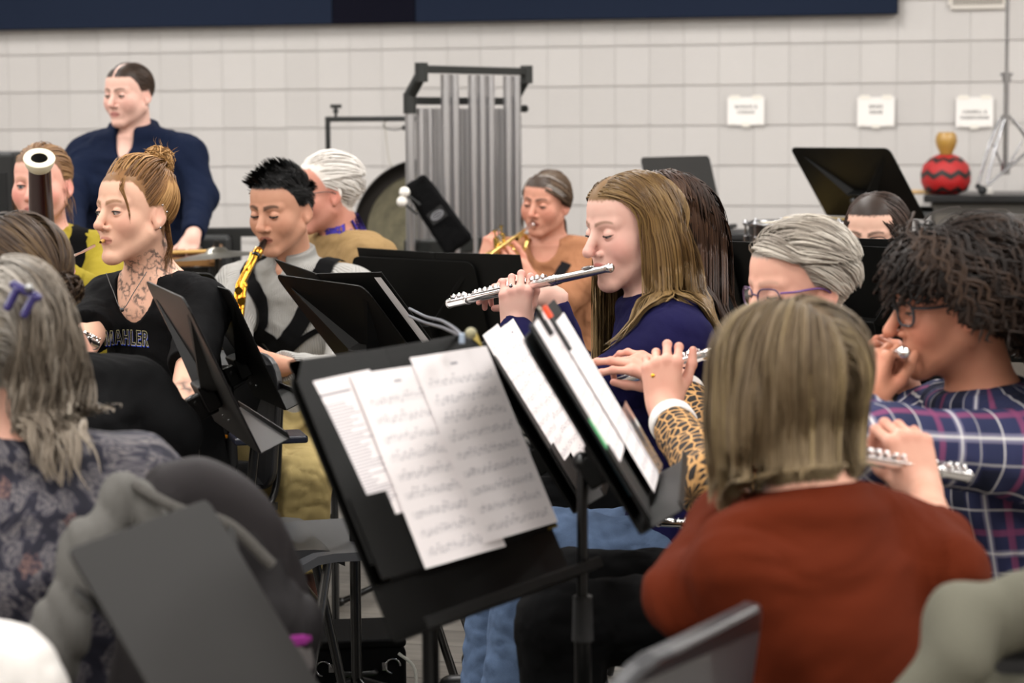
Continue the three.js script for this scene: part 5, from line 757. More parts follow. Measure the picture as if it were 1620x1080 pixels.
  part('necklace', tube([p.LP(168, 432, 5.42), p.LP(178, 458, 5.36), p.LP(193, 489, 5.33), p.LP(212, 462, 5.36), p.LP(232, 430, 5.44)], .0011, 30, 5), mat(0x2a2624, .4), p.root); part('pendant', ball(p.LP(193, 490, 5.32), .005, 10), mat(0x141414, .4), p.root);
  const mp = V(0, -.067, .092).applyMatrix4(p.hm).applyAxisAngle(V(0, 1, 0), p.yawB).add(p.base), e = P(113, 408, 5.25), o = thing('english_horn', 'english horn with silver bocal and cane reed in the mouth of the oboist', 'english horn', mp), l = v => v.clone().sub(mp);
  part('reed', along(lathe([[.0035, -.004], [.005, .01], [.003, .03], [.0035, .031]], 12), V(0, 0, 0), l(e)), mat(0xb98f4c, .6), o); part('bocal', tube([l(mp.clone().lerp(e, .3)), l(mp.clone().lerp(e, .65)), l(e), l(P(98, 424, 5.22))], .0036, 24), silver, o);
  part('top_joint', rod(l(P(98, 424, 5.22)), l(P(70, 640, 4.95)), .012, .016, 16), mat(0x0d0c0c, .25), o); part('bell', along(lathe([[.016, 0], [.02, .05], [.03, .1], [.026, .15], [.02, .16]], 24), l(P(70, 640, 4.95)), l(P(60, 720, 4.85))), mat(0x0d0c0c, .25), o); part('key_work', [rod(l(P(101, 440, 5.2)), l(P(76, 630, 4.94)), .003), ball(l(P(92, 500, 5.1)), .011, 10), ball(l(P(86, 550, 5.05)), .011, 10)], silver, o);
}
// saxophonist
{
  const p = person({ label: 'saxophonist in a grey ribbed sweater and khaki trousers', at: [445, 332, 6.6], yaw: -24, seat: 'chair under the saxophonist', lean: .1, build: 1.04, shoulder: .19, skin: '#bd8d74', hairColor: '#0b0a0a', cell: .0028, neck: .175,
    head: { yaw: -31, pitch: 10, fat: .004, jaw: 1.1, noseW: 1.15, nose: .88, lid: -7, lash: 1.5, gaze: [-.1, -.6, 1], lips: '#8a4f44', brows: '#14100e', browW: 1.25, blush: '#a8604c', blushK: .35, iris: '#1c120c', size: 1.04, hairLift: .004 },
    arms: { left: { elbow: [545, 600, 6.45], wrist: [440, 578, 6.05], hand: { dir: [-.9, .05, .2], back: [.1, .3, 1] } }, right: { wrist: [392, 590, 6.05], pole: [-1, -1, 0] } },
    top: { name: 'ribbed_sweater', mat: M.grey, off: .016, loose: .02, cuff: .014, collar: .07, collarR: .014, scoop: [[0, .035, .085, .016, .045, .04]], wrinkle: .005, hem: .47, cell: .007 }, pants: { mat: M.khaki, off: .018, cell: .009 }, shoes: mat(0x4a2412, .35),
    legs: [{ knee: [478, 762, 5.95], ankle: [483, 905, 6.0] }, { knee: [400, 720, 6.0], ankle: [400, 890, 6.1] }] });
  hair(p, { colors: ['#050505', '#0c0b0b', '#161413'], n: 2400, seed: 21, width: .0024, seg: 6, thick: .006, base: .001, stiff: .2, headOnly: true, taper: true, lift: .004, length: (r, S) => r.y > .062 ? mix(.03, .05, S.r1) * (r.z > .03 ? 1.2 : 1) : r.y > .04 ? .022 : .008, start: r => r.y > .062 ? V(r.x * 3, .8, r.z > .0 ? .75 : .15) : r.y > .04 ? V(r.x * 8, .5, .1) : V(r.x * 5, -.6, -.3), flow: (L, t, S) => L.y > .06 ? V(L.x * 2, .35, .8 + (S.r2 - .5) * .5) : V(L.x * 4, -.4, -.2) });
  const s = p.nb; const so = .010; strapOn(p, 'harness_strap', [s.clone().add(V(.10, .0, -.03)), s.clone().add(V(.12, -.03, .06)), s.clone().add(V(.08, -.14, .13)), s.clone().add(V(.0, -.25, .15))], .052, M.black, so); strapOn(p, 'harness_strap', [s.clone().add(V(-.10, .0, -.03)), s.clone().add(V(-.11, -.03, .06)), s.clone().add(V(-.075, -.14, .13)), s.clone().add(V(-.0, -.25, .15))], .05, M.black, so);
  strapOn(p, 'harness_web', [s.clone().add(V(-.055, -.1, .13)), s.clone().add(V(-.06, -.25, .15)), s.clone().add(V(-.07, -.4, .14))], .018, M.black, so); strapOn(p, 'harness_web', [s.clone().add(V(.13, -.16, .12)), s.clone().add(V(.0, -.28, .15)), s.clone().add(V(-.09, -.38, .13))], .018, M.black, so); strapOn(p, 'harness_web', [s.clone().add(V(.19, -.30, .08)), s.clone().add(V(.06, -.34, .15)), s.clone().add(V(-.09, -.37, .13))], .02, M.black, so);
  shirtCollar(p, .03, .066, fabric(0x7c86a8, .8), .03);
  const mp = V(0, -.0675, .09).applyMatrix4(p.hm).applyAxisAngle(V(0, 1, 0), p.yawB).add(p.base), o = thing('saxophone', 'gold saxophone with black mouthpiece played by the man in grey', 'saxophone', mp), l = (x, y, z) => P(x, y, z).sub(mp), z0 = -mp.z;
  const A = V(0, 0, 0), B = l(404, 405, z0 - .065), C = l(395, 423, z0 - .095), D = l(383, 447, z0 - .12), E = l(372, 480, z0 - .14), G = l(356, 640, z0 - .2);
  part('mouthpiece', along(lathe([[.005, -.01], [.0105, .02], [.0125, .05], [.0125, .088]], 20), A, B), mat(0x0a0a0a, .25), o); part('ligature', along(lathe([[.0135, .055], [.015, .057], [.015, .076], [.0135, .078]], 20), A, B), gold, o); part('cork', rod(A.clone().lerp(B, .85), B, .0095, .0095, 14), mat(0xb5803c, .8), o);
  part('neck', tube([A.clone().lerp(B, .98), B, C, D], .0098, 24, 14), gold, o); part('body_tube', rod(D, G, .0155, .028, 24), gold, o);
  for (let i = 0; i < 10; i++) { const c = D.clone().lerp(G, .06 + i * .09), g = new THREE.CylinderGeometry(.011 + i * .0008, .011 + i * .0008, .006, 16); g.rotateX(Math.PI / 2); g.rotateZ(.2); g.translate(c.x + (i % 2 ? .008 : -.004), c.y, c.z + .024 + i * .0012); part('key', [g, ball(V(c.x + .016, c.y + .012, c.z + .018), .005, 8)], gold, o); }
  part('octave_key', [tube([B.clone().add(V(-.01, .01, .012)), C.clone().add(V(-.006, .008, .017)), D.clone().add(V(-.012, .0, .016))], .003, 18), ball(C.clone().add(V(-.008, .0, .018)), .007, 10)], gold, o); part('rod', [rod(D.clone().add(V(.012, 0, .02)), G.clone().add(V(.022, 0, .03)), .003), rod(D.clone().add(V(-.012, 0, .02)), G.clone().add(V(-.022, 0, .03)), .003)], gold, o);
  part('bow', tube([G, G.clone().add(V(.0, -.08, .03)), G.clone().add(V(-.02, -.09, .09)), G.clone().add(V(-.03, -.0, .12))], .033, 24, 16), gold, o); part('bell', along(lathe([[.034, 0], [.038, .08], [.05, .15], [.07, .19], [.068, .192]], 32), G.clone().add(V(-.03, -.01, .12)), G.clone().add(V(-.04, .2, .16))), gold, o);
}
// white haired man in tan
{
  const p = person({ label: 'white haired man with glasses in a tan sweater, seen in profile', at: [517, 305, 7.2], yaw: -62, seat: 'chair under the white haired man', neck: .150, build: 1.1, shoulder: .195, skin: '#c98f7c', hairColor: '#cfc8c0', head: { yaw: -76, pitch: 6, fat: .004, lid: 0, blush: '#b95f52', blushK: .6, browK: .1, size: 1.04, hairLift: .012, lips: '#a8665c' }, top: { mat: M.tan, off: .018, loose: .018, wrinkle: .006, neckGap: .012 }, pants: { mat: M.darkPants } });
  hair(p, { colors: ['#a8a29b', '#cdc7c0', '#e4e0da'], n: 900, seed: 31, width: .004, seg: 8, thick: .011, base: .002, stiff: .5, headOnly: true, hug: .6, lift: .012, taper: true, length: r => r.y > .05 ? .085 : .05, start: r => V(r.x * 2, .1, -.9), flow: (L) => V(L.x * 3, L.y > .04 ? 0 : -.6, -.9) });
  shirtCollar(p, .075, .068, M.purple, .02); glasses(p, mat(0x55504c, .3, .6), { t: .0012, tt: .0014 });
}
// trumpet player
{
  const p = person({ label: 'trumpet player in a caramel jacket with grey-streaked brown hair', at: [863, 322, 8.25], yaw: -14, seat: 'chair under the trumpet player', lean: .05, neck: .16, build: 1.12, shoulder: .185, bust: 1.1, skin: '#c6917b', hairColor: '#3c3028', neckR: .058, chestFine: .1, head: { yaw: -30, pitch: 4, roll: -4, fat: .006, jaw: 1.05, lid: 0, blush: '#b85c4c', blushK: .5, lips: '#a05a4e', brows: '#3a2a22', size: .98, hairLift: -.002 },
    top: { name: 'jacket', mat: M.brown, off: .016, loose: .02, scoop: [[0, .02, .09, .055, .075, .08]], wrinkle: .007, cell: .008 }, pants: { mat: M.darkPants },
    arms: { left: { elbow: [885, 480, 8.15], wrist: [834, 436, 7.98], hand: { dir: [-.75, .6, .2], back: [.4, -.5, .8], curl: [[50, 70, 40]], thumb: [.5, .7, -.4, .1] } }, right: { elbow: [785, 490, 8.2], wrist: [764, 418, 8.06], hand: { dir: [.3, .85, .0], back: [-.7, .2, .7], curl: [[45, 70, 40]], thumb: [.5, .7, -.4, .1] } } } });
  hair(p, { colors: ['#2a1f18', '#3b2d23', '#4d3c2e', '#665444'], n: 1500, seed: 41, width: .0042, seg: 12, thick: .01, stiff: .45, headOnly: true, hug: .6, lift: -.012, length: r => r.distanceTo(V(0, -.03, -.1)) * 1.3 + .03, start: r => r.z > .02 ? V(sgn(r.x + .03) * 1.1, .25, -.1) : V(r.x * 5, -.2, -.6), flow: (L, t) => L.z > -.02 && t < .55 ? V(sgn(L.x + .03) * .6, -.35, -.35) : V(0, -.05, -.105).sub(L), tint: (c, t, S) => S.root && S.root.x < -.02 && S.root.z > .03 ? lerp3(c, [.42, .39, .36], .6) : c,
    extra: (add, h2) => { for (let i = 0; i < 120; i++) { const a = rr(0, 6.28); add([V(.012 * Math.cos(a), -.03 + .012 * Math.sin(a), -.1), V(.02 * Math.cos(a), -.08, -.125), V(.03 * Math.cos(a), -.15, -.12 + .02 * Math.sin(a)), V(.035 * Math.cos(a), rr(-.22, -.19), -.11 + .03 * Math.sin(a))].map(h2), { tone: rr(.1, .8) }, .004); } for (let i = 0; i < 60; i++) add([V(-.06, .06, .045), V(-.076, .01, .045), V(-.078, -.04, .04), V(rr(-.08, -.07), rr(-.11, -.07), rr(.02, .045))].map(h2), { tone: rr(.5, 1) }, .0028); } });
  strapOn(p, 'dark_lapel', [p.nb.clone().add(V(.09, -.05, .12)), p.nb.clone().add(V(.05, -.12, .15)), p.nb.clone().add(V(.0, -.17, .17))], .045, fabric(0x1c1c1f, .8), .006);
  const ml = V(.0, -.066, .092).applyMatrix4(p.hm).applyAxisAngle(V(0, 1, 0), p.yawB).add(p.base), bell = P(736, 432, 7.72), o = thing('trumpet', 'brass trumpet with silver mouthpiece held by the woman in caramel', 'trumpet', ml), ax = bell.clone().sub(ml), L = ax.length(), Y = ax.clone().normalize(), Z = V(0, 1, 0).addScaledVector(Y, -Y.y).normalize(), X = new THREE.Vector3().crossVectors(Y, Z); o.quaternion.setFromRotationMatrix(new THREE.Matrix4().makeBasis(X, Y, Z));
  part('mouthpiece', lathe([[.003, .012], [.0135, .0], [.0135, .014], [.006, .03], [.0055, .08]], 24), silver, o); part('lead_pipe', rod(V(0, .075, 0), V(0, L * .72, 0), .0058, .0058, 14), brass, o);
  part('bell', lathe([[.0075, .1], [.008, L * .55], [.012, L * .72], [.02, L * .86], [.036, L * .95], [.06, L], [.0575, L]], 36).translate(0, 0, -.062), brass, o); part('bell_bow', tube([V(0, .14, -.062), V(0, .085, -.062), V(0, .062, -.04), V(0, .085, -.012), V(0, .14, -.012)].map(v => v.setZ(v.z)), .0068, 24, 12), brass, o); part('tuning_slide', tube([V(.008, L * .5, 0), V(.008, L * .76, 0), V(.008, L * .8, -.03), V(.008, L * .76, -.058), V(.008, L * .5, -.058)], .0058, 30, 12), brass, o);
  for (let i = 0; i < 3; i++) part('valve', [rod(V(.02, L * .38 + i * .026, -.085), V(.02, L * .38 + i * .026, .03), .0105, .0105, 16), rod(V(.02, L * .38 + i * .026, .03), V(.02, L * .38 + i * .026, .055), .003), rod(V(.02, L * .38 + i * .026, .055), V(.02, L * .38 + i * .026, .06), .008)], i === 1 ? silver : brass, o); part('third_slide', tube([V(.03, L * .36, -.04), V(.035, L * .22, -.04), V(.035, L * .19, -.052), V(.03, L * .22, -.066), V(.03, L * .36, -.066)], .0052, 20, 10), brass, o); part('brace', [rod(V(0, L * .3, 0), V(0, L * .3, -.062), .0026), rod(V(0, L * .62, 0), V(0, L * .62, -.062), .0026)], brass, o);
}
// brown haired player behind the blonde flutist
{
  const p = person({ label: 'player with long dark brown hair hidden behind the blonde flutist', at: [1046, 346, 5.5], yaw: -100, seat: 'chair under the dark brown haired player', build: .95, skin: '#cfa08c', hairColor: '#2a1c13', noEyes: true, cell: .005, top: { mat: M.black, off: .015 }, pants: { mat: M.blackPants }, arms: { left: { hand: { none: true } }, right: { hand: { none: true } } } });
  hair(p, { colors: ['#1c120c', '#33221a', '#4a3426'], n: 800, seed: 51, width: .005, seg: 14, thick: .012, gravity: t => sst(.1, .4, t), stiff: .4, length: () => .3, start: r => V(sgn(r.x) * .9, .2, -.3), flow: (L, t) => V(L.x * 6, -.2, -.2) });
}
// blonde flutist in navy
{
  const fa = P(968, 423, 4.585), fb = farEnd(fa, 711, 480, .675, 1), fu = fb.clone().sub(fa).normalize(), up = V(.05, 1, .12);
  const onF = (k, du = 0, dz = 0) => fa.clone().lerp(fb, k).add(V(0, du, dz));
  const p = person({ label: 'flutist with long blonde hair in a navy sweater and blue jeans', at: [997, 362, 4.7], yaw: -84, seat: 'chair under the flutist in navy', lean: .08, build: .98, shoulder: .175, bust: 1, skin: '#d6ae9f', hairColor: '#6e5230', cell: .0024, handCell: .003, neck: .168,
    head: { yaw: -58, pitch: 7, roll: 1, jaw: 1.0, nose: 1.12, lid: -9, lash: .8, gaze: [-.2, -.6, 1], lips: '#b3615c', brows: '#6b4f38', browW: .75, browK: .7, blush: '#c9716a', blushK: .5, iris: '#454a50', chin: 1.02, fat: .001 },
    top: { mat: M.navy, off: .014, loose: .017, collar: .045, collarR: .006, wrinkle: .006, cuff: .01, sleeves: [2.06, 1.9], cell: .0065 }, pants: { mat: M.denim, off: .012, cell: .008 },
    arms: { left: { wrist: P(816, 522, 4.86), l1: .28, l2: .27, pole: [.5, -1, .2], hand: { dir: [.03, 1, .05], back: [-.05, -.05, 1], curl: [[38, 88, 40], [42, 84, 40], [46, 80, 40], [30, 60, 30]], spread: 3, thumb: [.3, .8, -.55, .1], k: .93 } }, right: { wrist: P(866, 466, 5.08), pole: [-.5, -1, .2], hand: { dir: [-.93, .28, .15], back: [.1, .9, .4], curl: [[22, 26, 14], [34, 44, 30], [38, 48, 30], [30, 40, 25]], spread: 4, thumb: [.1, .9, -.6, 0] } } },
    legs: [{ knee: [838, 850, 4.7], ankle: [800, 1150, 4.75] }, { knee: [800, 855, 5.0], ankle: [765, 1120, 5.05] }] });
  hair(p, { colors: ['#4c3822', '#5e472b', '#705734', '#836840'], n: 3400, seed: 61, width: .003, seg: 22, thick: .012, base: .002, stiff: .38, gravity: t => sst(.12, .34, t) * .97, length: (r, S) => mix(.42, .52, S.r1), rough: .38,
    hug: (t, S, L) => L.y > .0 ? .4 : 0, start: r => r.z > .015 ? V(sgn(r.x + .012) * .9, .3, -.15) : V(sgn(r.x + .012) * .8, .1, -.3), flow: (L, t, S) => L.y > .03 ? V(sgn(L.x + .012) * .75, -.45, L.z > .045 ? -.5 : -.08) : V(L.x * .8, -1, S.root.z > .0 ? .16 : .0), tint: (c, t, S) => lerp3(lerp3(c, [.06, .038, .02], .35 * sst(.25, 0, t)), [.40, .29, .15], .28 * sst(.3, .9, t)) });
  flute('silver flute played by the blonde woman in navy', fa, fb, up);
  flute('short silver piccolo lying on the blue jeans', P(1040, 826, 4.5), P(1150, 832, 4.62), V(0, .8, .6));
  part('ring', [ball(P(808, 452, 4.79).sub(p.base).applyAxisAngle(V(0, 1, 0), -p.yawB), .0045, 10)], chrome, p.root);
}
// grey haired flutist in leopard print
{
  const fa = P(1228, 524, 4.1), fb = farEnd(fa, 930, 622, .67, 1);
  const p = person({ label: 'flutist with short silver hair, purple glasses and leopard print top', at: [1262, 457, 4.23], yaw: -72, seat: 'chair under the flutist in leopard print', lean: .08, build: 1.02, bust: 1, skin: '#d3a38f', hairColor: '#8f867d', cell: .003, handCell: .003, head: { yaw: -62, pitch: 6, fat: .003, lid: -8, blush: '#c5776a', browK: .35, brows: '#8a7868', size: 1.0 },
    top: { name: 'leopard_top', mat: M.leopard, off: .014, loose: .016, wrinkle: .005, cuff: .01, sleeves: [1.8, 1.8], cuffMat: M.white, cuffLen: .035, cell: .0065 }, pants: { mat: M.blackPants, off: .018 }, legs: [{ knee: [885, 985, 3.95], ankle: [890, 1240, 4.0] }, { knee: [905, 935, 4.3], ankle: [900, 1180, 4.3] }],
    arms: { left: { elbow: [1135, 770, 3.82], wrist: P(1050, 648, 4.16), hand: { dir: [-.02, 1, -.05], back: [-.1, -.05, 1], curl: [[46, 84, 45], [50, 84, 45], [64, 74, 40], [60, 60, 35]], spread: 5, thumb: [.5, .75, -.4, .1], k: .96 } }, right: { elbow: [1150, 740, 4.15], wrist: P(1068, 602, 4.42), hand: { dir: [-.9, .42, .0], back: [.3, .7, .5], curl: [[24, 16, 8], [20, 14, 8], [40, 50, 30], [20, 30, 20]], spread: 7, thumb: [-.1, .8, -.6, -.1] } } } });
  hair(p, { colors: ['#7d746a', '#9a9186', '#b5ada1', '#cbc4b9'], n: 4200, seed: 71, width: .0022, seg: 9, thick: .018, thickAt: r => r.y > .02 ? 1 : .35, base: .003, stiff: .5, headOnly: true, hug: .6, taper: true, lift: -.004, length: (r, S) => (r.y > .06 ? .1 : r.y > 0 ? .07 : .045) * mix(.8, 1.15, S.r2), start: r => r.z > .03 ? V(.55, .65, .35) : V(sgn(r.x) * .5, .3, -.6), flow: (L, t) => L.y > .05 ? V(.65, .0, -.45 + (L.z > .05 ? .5 : 0)) : V(L.x * 3, -.6, -.65) });
  glasses(p, mat(0x4a3450, .3), { t: .0018, tt: .0022, templeMat: mat(0x6d4d86, .3), h: .034 });
  flute('silver flute held by the woman in leopard print', fa, fb, V(.1, 1, .1));
  part('ring', ball(P(1033, 594, 4.05).sub(p.base).applyAxisAngle(V(0, 1, 0), -p.yawB), .0042, 10), gold, p.root);
}
// woman with centre-parted hair behind the stands
{
  const p = person({ label: 'woman with centre-parted dark hair peering over a music stand', at: [1386, 374, 6.5], yaw: -30, seat: 'chair under the woman with centre-parted hair', build: .96, skin: '#d9b09c', hairColor: '#2c211b', noEyes: false, cell: .0036, head: { yaw: -28, pitch: 8, size: 1.06, lid: -6, brows: '#3a2c24', blush: '#c4806f' }, top: { mat: M.black, off: .015 }, pants: { mat: M.blackPants }, arms: { left: { hand: { none: true } }, right: { hand: { none: true } } } });
  hair(p, { colors: ['#1a1310', '#30241e', '#463730'], n: 1100, seed: 81, width: .004, seg: 13, thick: .007, base: .002, stiff: .4, headOnly: true, hug: .6, lift: -.008, length: r => .2, start: r => V(sgn(r.x) * 1, .05, -.25), flow: (L, t) => L.y > 0 ? V(sgn(L.x) * .4, -.75, -.35) : V(0, -.05, -.1).sub(L) });
  glasses(p, mat(0x2a2422, .3, .4), { t: .0013 });
}
// curly haired flutist in plaid
{
  const fa = P(1430, 557, 3.62), fb = farEnd(fa, 1408, 592, .67, 1);
  const p = person({ label: 'flutist with dark curly hair, grey glasses and a navy plaid shirt', at: [1508, 482, 3.8], yaw: -72, seat: 'chair under the flutist in plaid', lean: .1, build: 1.04, skin: '#c2876c', hairColor: '#2b1f17', cell: .003, handCell: .0034, neck: .175, head: { yaw: -87, pitch: 6, fat: .002, jaw: 1.05, nose: 1.15, lid: -4, blush: '#b36452', lips: '#94564a', brows: '#3a2a20', size: 1.0, ear: 1 },
    top: { name: 'plaid_shirt', mat: M.plaid, off: .018, loose: .02, wrinkle: .006, collar: .03, collarR: .014, sleeves: [1.72, 1.8], cell: .0075, freq: 10 }, pants: { mat: M.blackPants },
    arms: { left: { elbow: [1392, 705, 3.56], wrist: P(1368, 642, 3.72), hand: { dir: [.22, .85, -.45], back: [-.55, .1, .8], curl: [[45, 88, 45], [48, 86, 45], [52, 84, 45], [50, 80, 45]], spread: 3, thumb: [.5, .8, -.35, .1], k: .97 } }, right: { elbow: [1452, 690, 4.05], wrist: P(1432, 612, 4.1), hand: { dir: [-.2, .6, .4], back: [.6, .5, .4], curl: [[50, 70, 40]] } } } });
  hair(p, { colors: ['#0f0a08', '#1c1410', '#2b1f18', '#3a2a1f'], n: 2800, seed: 91, width: .0046, seg: 20, thick: .046, thickAt: r => r.z > .05 ? .55 : 1, base: .006, stiff: .35, gravity: t => .2 + .3 * t, lift: -.006, hug: (t, S, L) => L.y > -.04 ? .12 : 0, length: (r, S) => (r.z > .045 ? .1 : mix(.19, .31, S.r1)), start: r => V(r.x * 12, r.y * 7, r.z * 5), flow: L => V(L.x * 8, .0, L.z > .02 ? -.1 : -.7),
    wave: (t, S) => { const a = S.r2 * 6.28 + t * (18 + 8 * S.r3), k = .0085 * Math.min(1, t * 4); return [k * Math.cos(a), k * .6 * Math.sin(a * 1.1 + 1), k * Math.sin(a)]; } });
  glasses(p, mat(0x3c4046, .25, .3), { t: .0026, tt: .0026, h: .038, w: .052 });
  flute('silver flute pointing away from the camera, played by the woman in plaid', fa, fb, V(-.5, .85, .1));
}
// woman in the rust sweater, from behind
{
  const fa = P(1165, 690, 3.14), fb = farEnd(fa, 1530, 753, .5, 1);
  const p = person({ label: 'woman in a rust sweater with an ash-blonde bob, seen from behind', at: [1244, 612, 3.08], yaw: -146, lean: .05, build: .86, depth: .9, shoulder: .136, armR: .86, skin: '#cf9f8a', hairColor: '#5e4c38', cell: .005, handCell: .0034, neck: .165, head: { yaw: -140, pitch: 4, blush: '#bf7462' },
    top: { mat: M.rust, off: .016, loose: .018, wrinkle: .008, freq: 8, collar: .03, collarR: .014, sleeves: [1.85, 1.42], cell: .0085, cuff: .02 }, pants: { mat: M.blackPants, off: .016 },
    arms: { right: { elbow: [1496, 905, 3.06], wrist: P(1462, 785, 3.36), hand: { dir: [-.25, .9, -.2], back: [.35, .25, .85], curl: [[48, 80, 40], [50, 80, 40], [52, 80, 40], [50, 75, 40]], spread: 3, thumb: [.45, .8, -.4, .1], k: .98 } }, left: { elbow: [1082, 950, 3.02], wrist: [1160, 790, 3.25], hand: { none: true } } } });
  hair(p, { colors: ['#4a3c2b', '#5e4e39', '#70604a', '#84724f'], n: 3400, seed: 101, width: .0034, seg: 18, thick: .02, base: .003, stiff: .5, hug: (t, S, L) => L.y > -.02 ? .5 : .12, gravity: t => sst(.05, .25, t) * .9, lift: -.004, length: (r, S) => .125 + 1.4 * r.y + .03 * S.r1, start: r => V(sgn(r.x) * .8, .1, r.z > 0 ? -.2 : -.35), flow: (L, t) => L.y > .02 ? V(L.x * 6, -.6, L.z * 3) : V(L.x * 1.5, -1, L.z * 1.2), tint: (c, t, S) => lerp3(lerp3(c, [.10, .082, .062], .3 * sst(.2, 0, t)), [.36, .27, .15], .3 * sst(.5, 1, t)) });
  glasses(p, mat(0x7a3020, .3), { t: .0018, tt: .0022 });
  flute('silver flute held out to the right by the woman in rust', fa, fb, V(.0, .8, .5));
  part('earring', [ball(V(.082, -.045, -.01).applyMatrix4(p.hm), .004, 8), rod(V(.082, -.05, -.01).applyMatrix4(p.hm), V(.082, -.1, -.01).applyMatrix4(p.hm), .0012)], gold, p.root);
}
// woman with the long grey hair, near left
{
  const p = person({ label: 'woman with long wavy grey hair and purple clip, seen from behind', at: [-8, 540, 3.42], yaw: -160, lean: .05, build: 1.12, shoulder: .19, skin: '#cf9f8a', hairColor: '#8f867a', noEyes: true, cell: .006, neck: .17, head: { yaw: -165, pitch: 2 }, top: { name: 'floral_blouse', mat: M.floral, off: .02, loose: .02, wrinkle: .007, freq: 9, cell: .009 }, pants: { mat: M.blackPants }, arms: { left: { hand: { none: true } }, right: { hand: { none: true } } } });
  hair(p, { colors: ['#4a4239', '#62584d', '#766c60', '#8f867a'], n: 3200, seed: 111, width: .0036, seg: 22, thick: .034, hug: (t, S, L) => L.y > -.02 ? .45 : 0, base: .004, stiff: .4, gravity: t => sst(.08, .3, t) * .9, lift: 0, length: (r, S) => mix(.25, .31, S.r1), start: r => V(sgn(r.x) * .8, .3, -.4), flow: (L, t) => L.y > 0 ? V(L.x * 6, -.5, -.3) : V(clamp(L.x * 3.4, -.28, .28), -1, -.1), wave: (t, S) => { const a = t * 15 + S.cl * 5, k = .0042 * sst(.2, .5, t); return [k * Math.cos(a), 0, k * Math.sin(a)]; }, tint: (c, t, S) => lerp3(lerp3(c, [.5, .47, .43], .5 * sst(.3, 0, t)), [.20, .16, .12], .35 * sst(.4, 1, t)) });
  const c = P(38, 466, 3.29), o = thing('hair_clip', 'purple hair clip in the long grey hair', 'hair clip', c); part('jaw', [box(.05, .012, .02, 0, .006, 0, .005), box(.012, .04, .016, -.012, -.012, .004, .005), box(.012, .04, .016, .014, -.01, .004, .005)].map(g => { g.rotateZ(-.5); return g; }), mat(0x2c2460, .25, 0, { clearcoat: .6 }), o); part('spring', ball(V(.01, .01, .012), .007, 10), steel, o);
}
// dark haired woman in black beside her
{
  const fa = P(30, 500, 3.95), fb = farEnd(fa, 150, 545, .66, 1);
  const p = person({ label: 'woman in black with brown hair tied in a low bun, seen from behind', at: [22, 446, 4.15], yaw: -138, seat: 'chair under the woman in black', lean: .05, build: 1.08, shoulder: .2, skin: '#cf9f8a', hairColor: '#33271e', noEyes: true, cell: .005, neck: .17, head: { yaw: -122, pitch: 4 }, top: { mat: M.black, off: .02, loose: .024, wrinkle: .007, freq: 9 }, pants: { mat: M.blackPants },
    arms: { right: { elbow: [262, 690, 4.25], wrist: P(138, 590, 4.25), hand: { dir: [-.5, .8, .0], back: [.4, .4, .8], curl: [[45, 70, 40]] } }, left: { hand: { none: true } } } });
  backHair(p, ['#241a14', '#3b2d22', '#56442f'], V(0, -.012, -.108), { n: 1500, seed: 121, thick: .012, spread: .05, up: .04, hug: .6, lift: 0, extra: (add, h2) => { const c = V(0, -.018, -.128); for (let i = 0; i < 150; i++) { const u = V(rr(-1, 1), rr(-1, 1), rr(-1, 1)).normalize(), v = V(rr(-1, 1), rr(-1, 1), rr(-1, 1)); v.addScaledVector(u, -v.dot(u)).normalize(); const r = rr(.014, .033), a0 = rr(0, 6); add([...Array(9).keys()].map(k => h2(c.clone().addScaledVector(u, r * Math.cos(a0 + k * .45)).addScaledVector(v, r * Math.sin(a0 + k * .45)))), { tone: rr(0, .8) }, .0045); } } });
  part('hair_tie', (() => { const g = new THREE.TorusGeometry(.022, .008, 8, 20); g.translate(0, -.014, -.108); g.applyMatrix4(p.hm); return g; })(), M.black, p.root);
  flute('silver flute end between the black sleeve and the printed t-shirt', fa, fb, V(0, .9, .4));
}
// ------------------------------------------------------------------ coats over chairs, near chairs
function draped(name, label, cat, base, turn, field, mn, mx, m, cell = .009, partName = 'cloth') { const o = thing(name, label, cat, base, turn); part(partName, geom(polygonize(field, mn, mx, cell)), m, o); return o; }
